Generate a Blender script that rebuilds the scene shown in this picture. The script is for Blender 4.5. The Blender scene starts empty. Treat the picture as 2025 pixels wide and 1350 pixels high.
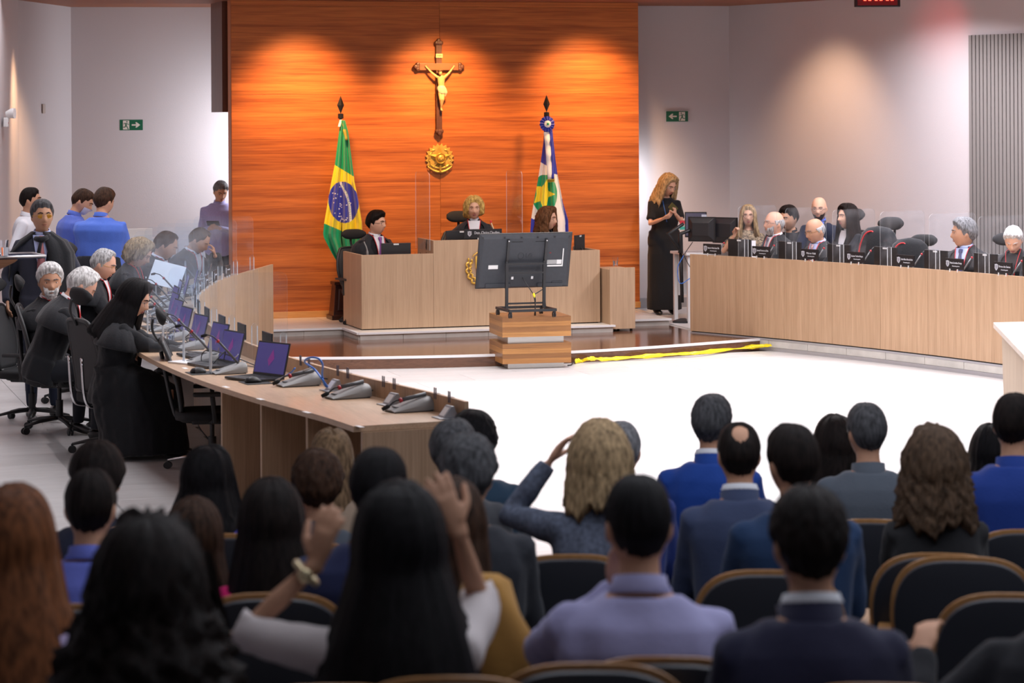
import bpy, bmesh, math, random
import numpy as np
from mathutils import Vector, Matrix
from math import sin, cos, pi, radians as rad, sqrt, atan2
random.seed(7)
SC = bpy.context.scene
COL = SC.collection
# ---------------------------------------------------------------- camera (90 mm, level, shifted down, at the back of the raked seating)
FPX, CH, ROLL, TH = 5000.0, 2.58, .006, .2915
FW = np.array([sin(TH), cos(TH), 0]); RT = np.array([cos(TH), -sin(TH), 0]); UP = np.array([0, 0, 1.])
def ray(px, py):
    a = px-1012.5; b = 225-py
    X = a*cos(ROLL)+b*sin(ROLL); Y = -a*sin(ROLL)+b*cos(ROLL)
    return FW+RT*X/FPX+UP*Y/FPX
def D(px, py, Z): return np.array([0, 0, CH])+Z*ray(px, py)          # a point at a distance into the room
def P(px, py, z):                                                    # a point on a level surface of height z
    r = ray(px, py); return np.array([0, 0, CH])+r*(z-CH)/r[2]
def PY(px, py, y):                                                   # a point on the plane y (parallel to the wood wall)
    r = ray(px, py); return np.array([0, 0, CH])+r*y/r[1]
cd = bpy.data.cameras.new('camera'); cam = bpy.data.objects.new('camera', cd); COL.objects.link(cam)
cd.sensor_width = 36; cd.lens = FPX/2025*36; cd.shift_y = -450/2025; cd.clip_end = 200; cd.clip_start = .05
_r = RT*cos(ROLL)-UP*sin(ROLL); _u = UP*cos(ROLL)+RT*sin(ROLL)
cam.matrix_world = Matrix(((_r[0], _u[0], -FW[0], 0), (_r[1], _u[1], -FW[1], 0), (_r[2], _u[2], -FW[2], CH), (0, 0, 0, 1)))
cd.dof.use_dof = True; cd.dof.focus_distance = 22.5; cd.dof.aperture_fstop = 4.2
SC.camera = cam
# ---------------------------------------------------------------- exposure, world, lights
SC.view_settings.view_transform = 'Standard'; SC.view_settings.look = 'None'
SC.view_settings.gamma = 1; SC.view_settings.use_curve_mapping = False
SC.view_settings.exposure = .36
SC.cycles.transparent_max_bounces = 40; SC.cycles.max_bounces = 7; SC.cycles.caustics_reflective = False; SC.cycles.caustics_refractive = False
SC.cycles.sample_clamp_indirect = 4
W = bpy.data.worlds.new('world'); SC.world = W; W.use_nodes = True
W.node_tree.nodes['Background'].inputs[0].default_value = (.80, .84, 1, 1); W.node_tree.nodes['Background'].inputs[1].default_value = .20
def area(name, loc, size, power, color=(1, 1, 1), rot=(0, 0, 0), sizey=None, spread=180):
    l = bpy.data.lights.new(name, 'AREA'); l.energy = power; l.color = color; l.size = size; l.spread = rad(spread)
    if sizey: l.shape = 'RECTANGLE'; l.size_y = sizey
    o = bpy.data.objects.new(name, l); o.location = loc; o.rotation_euler = rot; COL.objects.link(o); return o
def spot(name, loc, power, ang, color, target=None, blend=.6, r=.03):
    l = bpy.data.lights.new(name, 'SPOT'); l.energy = power; l.color = color; l.spot_size = rad(ang); l.spot_blend = blend; l.shadow_soft_size = r
    o = bpy.data.objects.new(name, l); o.location = loc; COL.objects.link(o)
    if target is not None:
        o.rotation_euler = (Vector(target)-Vector(loc)).to_track_quat('-Z', 'Y').to_euler()
    return o
ZL = 3.9
area('court_panels', (7.1, 18.6, ZL), 5.0, 580, (.95, .96, 1), (0, 0, 0), 9.0, 150)
area('left_panels', (3.0, 21.5, ZL), .9, 125, (.95, .95, 1), (0, 0, 0), 12, 150)
area('right_panels', (12.0, 23, ZL), .8, 285, (.97, .94, 1), (0, 0, 0), 6, 150)
area('public_panels', (5.0, 7.5, ZL), 8, 210, (.86, .90, 1), (0, 0, 0), 7)
area('service_left', (6.3, 30.3, 2.2), .5, 40, (.92, .94, 1), (rad(80), 0, rad(50)), 1.2)
area('service_right', (10.43, 29.75, 1.6), .2, 6, (.92, .95, 1), (rad(80), 0, rad(-40)), .8)
WARM = (1, .53, .21)
for px in (590, 868, 1155):
    c = PY(px, 100, 29.2); spot('wall_washer', (c[0], 28.0, 3.84), 400, 76, WARM, (c[0], 29.2, 2.35), 1, .12)
spot('wall_washer_left', (3.4, 28.6, 3.8), 240, 65, (1, .60, .32), (2.95, 29.3, 1.9), 1, .12)
spot('wall_washer_right', (11.3, 27.4, 3.8), 130, 80, (1, .64, .40), (12.5, 28.1, 2.0), 1, .12)
spot('display_glow', (12.2, 25.6, 3.6), 14, 60, (1, .08, .08), (13.2, 26.4, 3.5), 1, .1)
area('face_fill', (7.8, 26.0, ZL), 3.4, 90, (1, .95, .90), (rad(-8), 0, 0), .8, 150)  # unseen fill lamp, added to brighten the faces at the presiding bench

# ---------------------------------------------------------------- materials
_M = {}
def mat(name, col, rough=.5, metal=0, spec=.5, emit=0, noise=0, nscale=40, nstretch=(1, 1, 1), bump=0, bscale=200, coat=0, alpha=1, trans=0, sheen=0, hue=None, rnd=0):
    if name in _M: return _M[name]
    m = bpy.data.materials.new(name); m.use_nodes = True; nt = m.node_tree; b = nt.nodes['Principled BSDF']
    c = tuple(col)+(1,)
    b.inputs['Base Color'].default_value = c; b.inputs['Roughness'].default_value = rough; b.inputs['Metallic'].default_value = metal
    b.inputs['Specular IOR Level'].default_value = spec
    if coat: b.inputs['Coat Weight'].default_value = coat
    if sheen: b.inputs['Sheen Weight'].default_value = sheen
    if trans: b.inputs['Transmission Weight'].default_value = trans
    if emit: b.inputs['Emission Color'].default_value = c; b.inputs['Emission Strength'].default_value = emit
    L = nt.links
    if noise or rnd or bump:
        tc = nt.nodes.new('ShaderNodeTexCoord'); mp = nt.nodes.new('ShaderNodeMapping'); mp.inputs['Scale'].default_value = nstretch
        L.new(tc.outputs['Object'], mp.inputs['Vector'])
    if noise:
        n = nt.nodes.new('ShaderNodeTexNoise'); n.inputs['Scale'].default_value = nscale; n.inputs['Detail'].default_value = 5
        L.new(mp.outputs[0], n.inputs['Vector'])
        r = nt.nodes.new('ShaderNodeValToRGB'); r.color_ramp.elements[0].position = .3; r.color_ramp.elements[1].position = .7
        lo = hue if hue else tuple(max(0, x*(1-noise)) for x in col); hi = col if hue else tuple(min(1, x*(1+noise)) for x in col)
        r.color_ramp.elements[0].color = tuple(lo)+(1,); r.color_ramp.elements[1].color = tuple(hi)+(1,)
        L.new(n.outputs['Fac'], r.inputs[0]); src = r.outputs[0]
        if rnd:
            oi = nt.nodes.new('ShaderNodeObjectInfo'); hs = nt.nodes.new('ShaderNodeHueSaturation'); ma = nt.nodes.new('ShaderNodeMapRange')
            ma.inputs['To Min'].default_value = 1-rnd; ma.inputs['To Max'].default_value = 1+rnd
            L.new(oi.outputs['Random'], ma.inputs['Value']); L.new(ma.outputs[0], hs.inputs['Value']); L.new(src, hs.inputs['Color']); src = hs.outputs[0]
            ad = nt.nodes.new('ShaderNodeVectorMath'); ad.operation = 'ADD'; sc = nt.nodes.new('ShaderNodeVectorMath'); sc.operation = 'SCALE'
            cx = nt.nodes.new('ShaderNodeCombineXYZ'); L.new(oi.outputs['Random'], cx.inputs[0]); L.new(oi.outputs['Random'], cx.inputs[1]); L.new(oi.outputs['Random'], cx.inputs[2])
            L.new(cx.outputs[0], sc.inputs[0]); sc.inputs['Scale'].default_value = 37
            L.new(tc.outputs['Object'], ad.inputs[0]); L.new(sc.outputs[0], ad.inputs[1]); L.new(ad.outputs[0], mp.inputs['Vector'])
        L.new(src, b.inputs['Base Color'])
    if bump:
        n2 = nt.nodes.new('ShaderNodeTexNoise'); n2.inputs['Scale'].default_value = bscale; n2.inputs['Detail'].default_value = 3
        L.new(mp.outputs[0], n2.inputs['Vector'])
        bp = nt.nodes.new('ShaderNodeBump'); bp.inputs['Strength'].default_value = bump; bp.inputs['Distance'].default_value = .01
        L.new(n2.outputs['Fac'], bp.inputs['Height']); L.new(bp.outputs[0], b.inputs['Normal'])
    _M[name] = m; return m
def acrylic(name='acrylic', tint=(.97, .985, 1), haze=.022):
    if name in _M: return _M[name]
    m = bpy.data.materials.new(name); m.use_nodes = True; nt = m.node_tree; nt.nodes.remove(nt.nodes['Principled BSDF'])
    out = nt.nodes['Material Output']; N = nt.nodes.new; L = nt.links.new
    t = N('ShaderNodeBsdfTransparent'); t.inputs[0].default_value = tint+(1,)
    d = N('ShaderNodeBsdfDiffuse'); d.inputs[0].default_value = (.9, .9, .95, 1)
    g = N('ShaderNodeBsdfGlossy'); g.inputs['Roughness'].default_value = .02
    lw = N('ShaderNodeLayerWeight'); lw.inputs[0].default_value = .5; pw = N('ShaderNodeMath'); pw.operation = 'POWER'; pw.inputs[1].default_value = 4; L(lw.outputs['Facing'], pw.inputs[0]); fr = N('ShaderNodeMapRange'); fr.inputs['To Min'].default_value = .012; fr.inputs['To Max'].default_value = .30; L(pw.outputs[0], fr.inputs['Value'])
    tc = N('ShaderNodeTexCoord'); no = N('ShaderNodeTexNoise'); no.inputs['Scale'].default_value = 5; no.inputs['Detail'].default_value = 3
    L(tc.outputs['Object'], no.inputs['Vector']); mr = N('ShaderNodeMapRange'); mr.inputs['From Min'].default_value = .45; mr.inputs['From Max'].default_value = .75
    mr.inputs['To Min'].default_value = haze*.3; mr.inputs['To Max'].default_value = haze*2; L(no.outputs['Fac'], mr.inputs['Value'])
    a = N('ShaderNodeMixShader'); L(mr.outputs[0], a.inputs[0]); L(t.outputs[0], a.inputs[1]); L(d.outputs[0], a.inputs[2])
    b = N('ShaderNodeMixShader'); L(fr.outputs[0], b.inputs[0]); L(a.outputs[0], b.inputs[1]); L(g.outputs[0], b.inputs[2])
    L(b.outputs[0], out.inputs[0]); _M[name] = m; return m
def wood(name, c1, c2, stretch=(1, 12, 12), scale=1.4, rough=.4, spec=.4, rnd=.0, coat=0, fine=.5, c3=None):
    """long streaky grain; stretch < 1 along the grain"""
    if name in _M: return _M[name]
    m = bpy.data.materials.new(name); m.use_nodes = True; nt = m.node_tree; b = nt.nodes['Principled BSDF']; N = nt.nodes.new; L = nt.links.new
    b.inputs['Roughness'].default_value = rough; b.inputs['Specular IOR Level'].default_value = spec; b.inputs['Coat Weight'].default_value = coat
    tc = N('ShaderNodeTexCoord'); oi = N('ShaderNodeObjectInfo'); sc = N('ShaderNodeMath'); sc.operation = 'MULTIPLY'; sc.inputs[1].default_value = 53*(1 if rnd else 0)
    L(oi.outputs['Random'], sc.inputs[0]); ad = N('ShaderNodeVectorMath'); L(tc.outputs['Object'], ad.inputs[0]); L(sc.outputs[0], ad.inputs[1])
    mp = N('ShaderNodeMapping'); mp.inputs['Scale'].default_value = stretch; L(ad.outputs[0], mp.inputs['Vector'])
    n = N('ShaderNodeTexNoise'); n.inputs['Scale'].default_value = scale; n.inputs['Detail'].default_value = 4; n.inputs['Distortion'].default_value = .6; L(mp.outputs[0], n.inputs['Vector'])
    n2 = N('ShaderNodeTexNoise'); n2.inputs['Scale'].default_value = scale*7; n2.inputs['Detail'].default_value = 3; L(mp.outputs[0], n2.inputs['Vector'])
    mx = N('ShaderNodeMix'); mx.data_type = 'FLOAT'; mx.inputs[0].default_value = fine; L(n.outputs['Fac'], mx.inputs[2]); L(n2.outputs['Fac'], mx.inputs[3])
    r = N('ShaderNodeValToRGB'); r.color_ramp.elements[0].position = .33; r.color_ramp.elements[1].position = .62
    r.color_ramp.elements[0].color = c1+(1,); r.color_ramp.elements[1].color = c2+(1,)
    if c3: e = r.color_ramp.elements.new(.8); e.color = c3+(1,)
    L(mx.outputs[0], r.inputs[0]); src = r.outputs[0]
    if rnd:
        hs = N('ShaderNodeHueSaturation'); ma = N('ShaderNodeMapRange'); ma.inputs['To Min'].default_value = 1-rnd; ma.inputs['To Max'].default_value = 1+rnd
        L(oi.outputs['Random'], ma.inputs['Value']); L(ma.outputs[0], hs.inputs['Value']); L(src, hs.inputs['Color']); src = hs.outputs[0]
    L(src, b.inputs['Base Color']); _M[name] = m; return m
# ---------------------------------------------------------------- mesh building
def V(*a): return np.array(a, float)
def unit(v): v = np.asarray(v, float); return v/(np.linalg.norm(v)+1e-12)
class MB:
    def __init__(s): s.v = []; s.f = []; s.m = []
    def add(s, vs, fs, mi=0):
        o = len(s.v); s.v += [tuple(map(float, p)) for p in vs]; s.f += [[i+o for i in f] for f in fs]; s.m += [mi]*len(fs); return s
    def box(s, x0, x1, y0, y1, z0, z1, mi=0, M=None):
        vs = [V(x, y, z) for z in (z0, z1) for y in (y0, y1) for x in (x0, x1)]
        if M is not None: vs = [np.array(M @ Vector(p)) for p in vs]
        return s.add(vs, [[0, 2, 3, 1], [4, 5, 7, 6], [0, 1, 5, 4], [2, 6, 7, 3], [0, 4, 6, 2], [1, 3, 7, 5]], mi)
    def bar(s, a, b, w, h, mi=0, up=(0, 0, 1)):                      # a rectangular bar between two points
        a = V(*a); b = V(*b); t = unit(b-a); u = np.asarray(up, float)
        if abs(t @ u) > .95: u = V(1, 0, 0)
        x = unit(np.cross(t, u)); z = np.cross(x, t); vs = []
        for p in (a, b):
            for i, j in ((-1, -1), (1, -1), (1, 1), (-1, 1)): vs.append(p+x*i*w/2+z*j*h/2)
        return s.add(vs, [[3, 2, 1, 0], [4, 5, 6, 7], [0, 1, 5, 4], [1, 2, 6, 5], [2, 3, 7, 6], [3, 0, 4, 7]], mi)
    def loft(s, rings, mi=0, caps=True, closed=True):
        n = len(rings[0]); vs = [p for r in rings for p in r]; fs = []
        for i in range(len(rings)-1):
            for j in range(n if closed else n-1):
                k = (j+1) % n; fs.append([i*n+j, i*n+k, (i+1)*n+k, (i+1)*n+j])
        if caps and closed: fs += [list(range(n))[::-1], [(len(rings)-1)*n+j for j in range(n)]]
        return s.add(vs, fs, mi)
    def tube(s, pts, r, seg=8, mi=0, caps=True, flat=1.0, nrm=None):
        pts = [V(*p) for p in pts]; n = len(pts); rs = [r]*n if np.isscalar(r) else list(r)
        T = [unit(pts[min(i+1, n-1)]-pts[max(i-1, 0)]) for i in range(n)]
        u = V(0, 0, 1) if nrm is None else np.asarray(nrm, float)
        if abs(T[0] @ unit(u)) > .95: u = V(1, 0, 0)
        rings = []
        for i in range(n):
            u = unit(u-T[i]*(u @ T[i])); w = np.cross(T[i], u)
            rings.append([pts[i]+rs[i]*(w*cos(2*pi*k/seg)+u*flat*sin(2*pi*k/seg)) for k in range(seg)])
        return s.loft(rings, mi, caps)
    def ell(s, c, r, seg=12, rings=8, mi=0, M=None):
        r = (r, r, r) if np.isscalar(r) else r; R = []
        for i in range(1, rings):
            a = pi*i/rings; R.append([V(r[0]*sin(a)*cos(2*pi*k/seg), r[1]*sin(a)*sin(2*pi*k/seg), -r[2]*cos(a)) for k in range(seg)])
        vs = [p for q in R for p in q]+[V(0, 0, -r[2]), V(0, 0, r[2])]; fs = []
        for i in range(rings-2):
            for k in range(seg): j = (k+1) % seg; fs.append([i*seg+k, i*seg+j, (i+1)*seg+j, (i+1)*seg+k])
        a = len(vs)-2
        for k in range(seg):
            j = (k+1) % seg; fs.append([a, j, k]); fs.append([a+1, (rings-2)*seg+k, (rings-2)*seg+j])
        if M is not None: vs = [np.array(M @ Vector(p)) for p in vs]
        return s.add([p+V(*c) for p in vs], fs, mi)
    def prism(s, poly, y0, y1, mi=0, M=None):                         # polygon in x,z pushed from y0 to y1
        n = len(poly); vs = [V(p[0], y0, p[1]) for p in poly]+[V(p[0], y1, p[1]) for p in poly]
        if M is not None: vs = [np.array(M @ Vector(p)) for p in vs]
        return s.add(vs, [list(range(n)), [n+i for i in range(n)][::-1]]+[[(i+1) % n, i, n+i, n+(i+1) % n] for i in range(n)], mi)
    def lathe(s, prof, seg=20, c=(0, 0, 0), mi=0, caps=True):
        return s.loft([[V(c[0]+r*cos(2*pi*k/seg), c[1]+r*sin(2*pi*k/seg), c[2]+z) for k in range(seg)] for r, z in prof], mi, caps)
    def build(s, name, mats, parent=None, smooth=False, bevel=0, loc=None, rz=0, me=None):
        me = mesh(name, s, mats, smooth, bevel)
        return link(name, me, parent, loc, rz)
def mesh(name, mb, mats, smooth=False, bevel=0):
    me = bpy.data.meshes.new(name); me.from_pydata(mb.v, [], mb.f)
    for m in (mats if isinstance(mats, (list, tuple)) else [mats]): me.materials.append(m)
    me.polygons.foreach_set('material_index', mb.m)
    if bevel:
        bm = bmesh.new(); bm.from_mesh(me)
        bmesh.ops.recalc_face_normals(bm, faces=bm.faces)
        ed = [e for e in bm.edges if len(e.link_faces) == 2 and e.calc_face_angle(0) > .5]
        bmesh.ops.bevel(bm, geom=ed, offset=bevel, segments=2, profile=.6, affect='EDGES', clamp_overlap=True); bm.to_mesh(me); bm.free()
    if smooth:
        me.polygons.foreach_set('use_smooth', [True]*len(me.polygons))
        if smooth == 'auto': me.set_sharp_from_angle(angle=.7)
    me.update(); return me
def link(name, me, parent=None, loc=None, rz=0):
    o = bpy.data.objects.new(name, me); COL.objects.link(o)
    if parent is not None: o.parent = parent
    if loc is not None: o.location = loc
    if rz: o.rotation_euler.z = rz
    return o
def thing(name, label, cat, loc=(0, 0, 0), rz=0, group=None):
    o = bpy.data.objects.new(name, None); COL.objects.link(o); o.empty_display_size = .1
    o.location = loc; o.rotation_euler.z = rz; return tag(o, label, cat, group)
def tag(o, label, cat, group=None):
    o['label'] = label; o['category'] = cat
    if group: o['group'] = group
    return o
def struct(o): o['kind'] = 'structure'; return o
def kids(o): return [c for c in KIDS.get(o.name, [])]
def dup(src, loc=None, rz=None, label=None, group=None):              # copy of a thing with copies of its parts and sub-parts
    allc = {}
    for o in COL.objects:
        if o.parent: allc.setdefault(o.parent.name, []).append(o)
    def rec(o, par):
        c = o.copy(); COL.objects.link(c)
        if par is not None: c.parent = par
        for ch in allc.get(o.name, []): rec(ch, c)
        return c
    r = rec(src, None)
    if loc is not None: r.location = loc
    if rz is not None: r.rotation_euler.z = rz
    if label: r['label'] = label
    if group: r['group'] = group
    return r
def evalmesh(ob, name):
    dg = bpy.context.evaluated_depsgraph_get(); dg.update()
    me = bpy.data.meshes.new_from_object(ob.evaluated_get(dg)); me.name = name; return me
def remesh(mb, name, mats, voxel=.01, smooth=2, dec=.35, fold=0, seed=0, loose=False):
    """fuse overlapping shapes into one continuous surface"""
    me = mesh('tmp', mb, [], False); ob = link('tmp', me)
    m = ob.modifiers.new('r', 'REMESH'); m.mode = 'VOXEL'; m.voxel_size = voxel
    if smooth: m = ob.modifiers.new('s', 'SMOOTH'); m.factor = .5; m.iterations = smooth
    if dec < 1: m = ob.modifiers.new('d', 'DECIMATE'); m.ratio = dec
    out = evalmesh(ob, name); bpy.data.objects.remove(ob); bpy.data.meshes.remove(me)
    for x in (mats if isinstance(mats, (list, tuple)) else [mats]): out.materials.append(x)
    out.polygons.foreach_set('use_smooth', [True]*len(out.polygons))
    if fold:
        n = len(out.vertices); co = np.empty(n*3); out.vertices.foreach_get('co', co); co = co.reshape(-1, 3)
        no = np.empty(n*3); out.vertices.foreach_get('normal', no); no = no.reshape(-1, 3); g = np.random.RandomState(seed)
        d = np.zeros(n)
        for k in range(7):
            w = g.normal(size=3)*V(38, 38, 16)*(.5+k*.14); ph = g.rand()*6.3
            w2 = g.normal(size=3)*9; d += np.sin(co @ w+ph+1.5*np.sin(co @ w2))/(1+.25*k)
        co += no*(d*fold/2.2)[:, None]; out.vertices.foreach_set('co', co.ravel()); out.update()
    return out
def ease(x, a, b):
    t = np.clip((np.asarray(x, float)-a)/(b-a), 0, 1); return t*t*(3-2*t)
def curve(pts, n=24):                                                # Catmull-Rom through points
    p = [V(*q) for q in pts]; p = [2*p[0]-p[1]]+p+[2*p[-1]-p[-2]]; out = []
    m = len(p)-3
    for i in range(m):
        a, b, c, d = p[i:i+4]; k = max(2, n//m)
        for j in range(k):
            t = j/k; out.append(.5*((2*b)+(c-a)*t+(2*a-5*b+4*c-d)*t*t+(3*b-a-3*c+d)*t**3))
    return out+[p[-2]]
def text(name, body, size, mt, parent, loc, rot, extrude=.0008, align='CENTER'):
    cu = bpy.data.curves.new(name, 'FONT'); cu.body = body; cu.size = size; cu.align_x = align; cu.align_y = 'CENTER'; cu.extrude = extrude; cu.resolution_u = 2
    o = bpy.data.objects.new('tmp', cu); COL.objects.link(o); me = evalmesh(o, name); bpy.data.objects.remove(o); bpy.data.curves.remove(cu)
    me.materials.clear(); me.materials.append(mt)
    o = link(name, me, parent); o.location = loc; o.rotation_euler = rot; return o
# ---------------------------------------------------------------- people
SKIN = {'light': (.70, .40, .275), 'tan': (.55, .295, .185), 'olive': (.44, .24, .15), 'dark': (.20, .105, .065), 'pink': (.72, .41, .30)}
def skinmat(k): return mat('skin_'+k, SKIN[k], .55, spec=.35, noise=.06, nscale=9, bump=.03, bscale=120)
def hairmat(k):
    c = {'black': (.006, .005, .006), 'dark': (.011, .007, .006), 'brown': (.13, .058, .026), 'umber': (.085, .052, .032), 'tawny': (.20, .125, .07), 'auburn': (.17, .06, .022), 'honey': (.43, .295, .155), 'blonde': (.37, .255, .14), 'gold': (.80, .44, .14),
         'grey': (.17, .17, .18), 'salt': (.07, .07, .075), 'white': (.72, .71, .70), 'silver': (.42, .42, .43), 'ash': (.30, .22, .14), 'chest': (.045, .022, .013)}[k]
    return mat('hair_'+k, c, .46, spec=.11, noise=.6, nscale=3.2, nstretch=(22, 22, 5), bump=.5, bscale=30)
def headF(az, el, fem=False):
    az = np.asarray(az, float); el = np.asarray(el, float)
    ce = np.where(el > 0, np.abs(np.cos(el))**.74, np.abs(np.cos(el))**.92)
    x = np.sin(az)*ce; y = np.cos(az)*ce; z = np.sin(el)
    a, b, c = (.0745, .096, .117) if not fem else (.071, .093, .112)
    X = a*x; Y = b*y; Z = c*z
    s = np.clip(-z, 0, 1)
    X = X*(1-.26*s**1.4)*(1+.03*np.clip(z, 0, 1))
    Y = np.where(Y < 0, Y*(1-.36*s**1.2)*1.03, Y*(1-.04*s))
    f = ease(y, .05, .5)
    g = lambda u, m, w: np.exp(-((u-m)/w)**2)
    ax = np.abs(X)
    Y = Y+f*(-.010*ease(np.abs(x), .25, .0)*0)
    nose = np.where(Z > -.030, ease(Z, .022, -.028), ease(Z, -.043, -.030))
    Y = Y+f*(.026*g(X, 0, .0125+.004*(Z < -.02))*nose)
    Y = Y+f*(.006*g(Z, .028, .011)*np.exp(-(X/.048)**4))
    Y = Y-f*(.011*g(ax, .031, .015)*g(Z, .008, .012))
    Y = Y+f*(.004*g(ax, .043, .018)*g(Z, -.022, .02))
    Y = Y+f*(.0065*g(X, 0, .024)*(g(Z, -.053, .006)+g(Z, -.066, .007))-.005*g(X, 0, .022)*g(Z, -.059, .003))
    Y = Y+f*(.011*g(X, 0, .022)*g(Z, -.098, .016))
    return np.stack([X, Y, Z], -1)
def headgrid(mb, M, fem, na=44, ne=36):
    el = np.linspace(-pi/2+.06, pi/2-.06, ne); az = np.linspace(-pi, pi, na, endpoint=False)
    rings = [[M(p) for p in headF(az, np.full(na, e), fem)] for e in el]; mb.loft(rings)
def interp(tab, x): xs, ys = zip(*tab); return np.interp(x, xs, ys)
HL = {'short': [(0, .070), (40, .064), (58, .034), (72, .036), (83, -.012), (93, -.018), (102, .0), (125, -.045), (180, -.070)],
      'rec': [(0, .086), (18, .092), (36, .098), (55, .050), (72, .036), (83, -.012), (93, -.018), (102, .0), (125, -.045), (180, -.070)],
      'long': [(0, .074), (30, .066), (46, .030), (56, -.03)], 'fringe': [(0, .040), (35, .036), (50, .0), (56, -.03)]}
def hairshell(mb, M, fem, style='short', L=-.2, th=.012, flare=.14, groove=.0038, curl=0, seed=0, wide=1.0, front=60, part=0, spot=0):
    """a shell of hair: columns run from the crown down to the hairline or to the tips"""
    g = np.random.RandomState(seed); na, nr = 72, 26; rows = [[] for _ in range(nr)]
    ph = g.rand(8)*6.3; fr = [9, 14, 23, 31, 47, 61, 80, 17]
    bald = style == 'bald'
    azs = np.linspace(-pi, pi, na+1)[:-1] if not bald else np.linspace(rad(74), 2*pi-rad(74), na)
    longish = style in ('long', 'fringe', 'bob')
    for a in azs:
        da = abs(((a+pi) % (2*pi))-pi); dg = math.degrees(da)
        if bald: e0 = math.asin(np.clip((.036+.012*ease(dg, 80, 150))/.117, -1, 1)); ze = interp(HL['short'], dg)
        elif longish:
            ze = interp(HL['long' if style != 'fringe' else 'fringe'], dg) if dg < front-4 else L+.022*sin(a*5+ph[0])+.016*sin(a*13+ph[1])+.012*sin(a*31+ph[2]); e0 = pi/2-.0008
        else: ze = interp(HL[style], dg)+.003*sin(a*9+ph[0]); e0 = pi/2-.0008
        eend = math.asin(np.clip(ze/(.117 if not fem else .112), -1, .995)) if ze > -.045 or not longish else rad(-12)
        if bald and eend > e0: eend = e0
        drop = max(0, -.012-ze) if (longish and ze < -.045) else 0
        ls = abs(e0-eend)*.1; tot = ls+drop; gro = sum(sin(a*fr[k]+ph[k]) for k in range(6))/6
        for i in range(nr):
            t = i/(nr-1); q = t*tot
            if q <= ls or drop == 0:
                e = e0+(eend-e0)*(q/ls if ls > 1e-6 else 0); p = headF([a], [e], fem)[0]
                if e < 0: p = headF([a], [e], fem)[0]*V(1, 1, 1)
                n = unit(V(sin(a)*cos(e)/.075, cos(a)*cos(e)/.096, sin(e)/.117))
            else:
                p0 = headF([a], [rad(-12)], fem)[0]; s_ = q-ls; out = V(sin(a), cos(a), 0)
                if dg < 110: fl = flare*(.55 if s_ < .12 else .75)
                else: fl = flare
                p = p0+out*(fl*s_)*V(wide, 1, 1)+V(0, 0, -s_); n = out
            tt = th*(1.15 if longish else 1)
            if drop == 0: tt *= (1-.92*ease(t, .72, 1)); tt *= 1+.25*(1-ease(dg, 20, 80))*ease(t, .1, .4)
            else: tt *= 1+.5*ease(t, .2, .6)-1.6*ease(t, .93, 1)
            if bald: tt *= ease(t, 0, .25)*.9+.06
            if spot: tt -= (th+.011)*math.exp(-(((p[0])**2+(p[1]+.055)**2)/.034**2)**2)*(p[2] > .03)
            if part and longish: tt *= 1-.55*math.exp(-((p[0]-.006)/.006)**2)*(p[2] > .05)*(p[1] > -.05)
            w = gro*groove*(1 if not drop else 1+1.5*t)
            if curl: w += curl*(sin(p[0]*90+ph[2]+3*sin(p[2]*50))*sin(p[2]*110+ph[3]+2*sin(a*7))+.6*sin(a*15+q*120+ph[4]))*ease(t, .1, .5)
            p = p+n*(tt+w)
            if longish and drop and i == nr-1: p = p-n*th*1.2
            rows[i].append(M(p))
    mb.loft(rows, 0, caps=False, closed=not bald)
def beardshell(mb, M, fem, th=.012, span=72, top=-.022):
    na, nr = 26, 9; rows = [[] for _ in range(nr)]
    for a in np.linspace(-rad(span), rad(span), na):
        dg = abs(math.degrees(a)); z0 = top-.012*(dg < 22)+.02*ease(dg, 40, span)
        for i in range(nr):
            t = i/(nr-1); z = z0+(-.113-z0)*t; e = math.asin(np.clip(z/.117, -.985, 1)); p = headF([a], [e], fem)[0]
            n = unit(V(sin(a)*cos(e)/.075, cos(a)*cos(e)/.096, sin(e)/.117)); k = ease(t, 0, .2)*(1-ease(dg, span-14, span))
            if dg < 17 and -.066 < z < -.053: k *= .2
            rows[i].append(M(p+n*(th*k+.0008*sin(a*40+i*2.1))))
    mb.loft(rows, 0, caps=False, closed=False)
RM = [(-.13, .12, .10), (-.08, .162, .115), (0, .166, .118), (.12, .155, .110), (.25, .166, .117), (.36, .180, .118), (.42, .172, .104), (.455, .140, .088), (.495, .090, .068), (.55, .056, .056)]
RF = [(-.13, .13, .10), (-.08, .172, .118), (0, .170, .115), (.13, .130, .096), (.25, .146, .118), (.34, .158, .122), (.415, .150, .094), (.455, .118, .076), (.495, .076, .058), (.55, .047, .048)]
def ring(c, X, Fv, w, d, n=22, e=.86):
    out = []
    for k in range(n):
        a = 2*pi*k/n; cx, sy = cos(a), sin(a)
        out.append(c+X*w*math.copysign(abs(cx)**e, cx)+Fv*d*math.copysign(abs(sy)**e, sy))
    return out
def openring(c, X, Fv, w, d, n, gap, e=.86):
    return [c+X*w*math.copysign(abs(cos(a))**e, cos(a))+Fv*d*math.copysign(abs(sin(a))**e, sin(a)) for a in np.linspace(pi/2+gap, pi*2.5-gap, n)]
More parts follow.
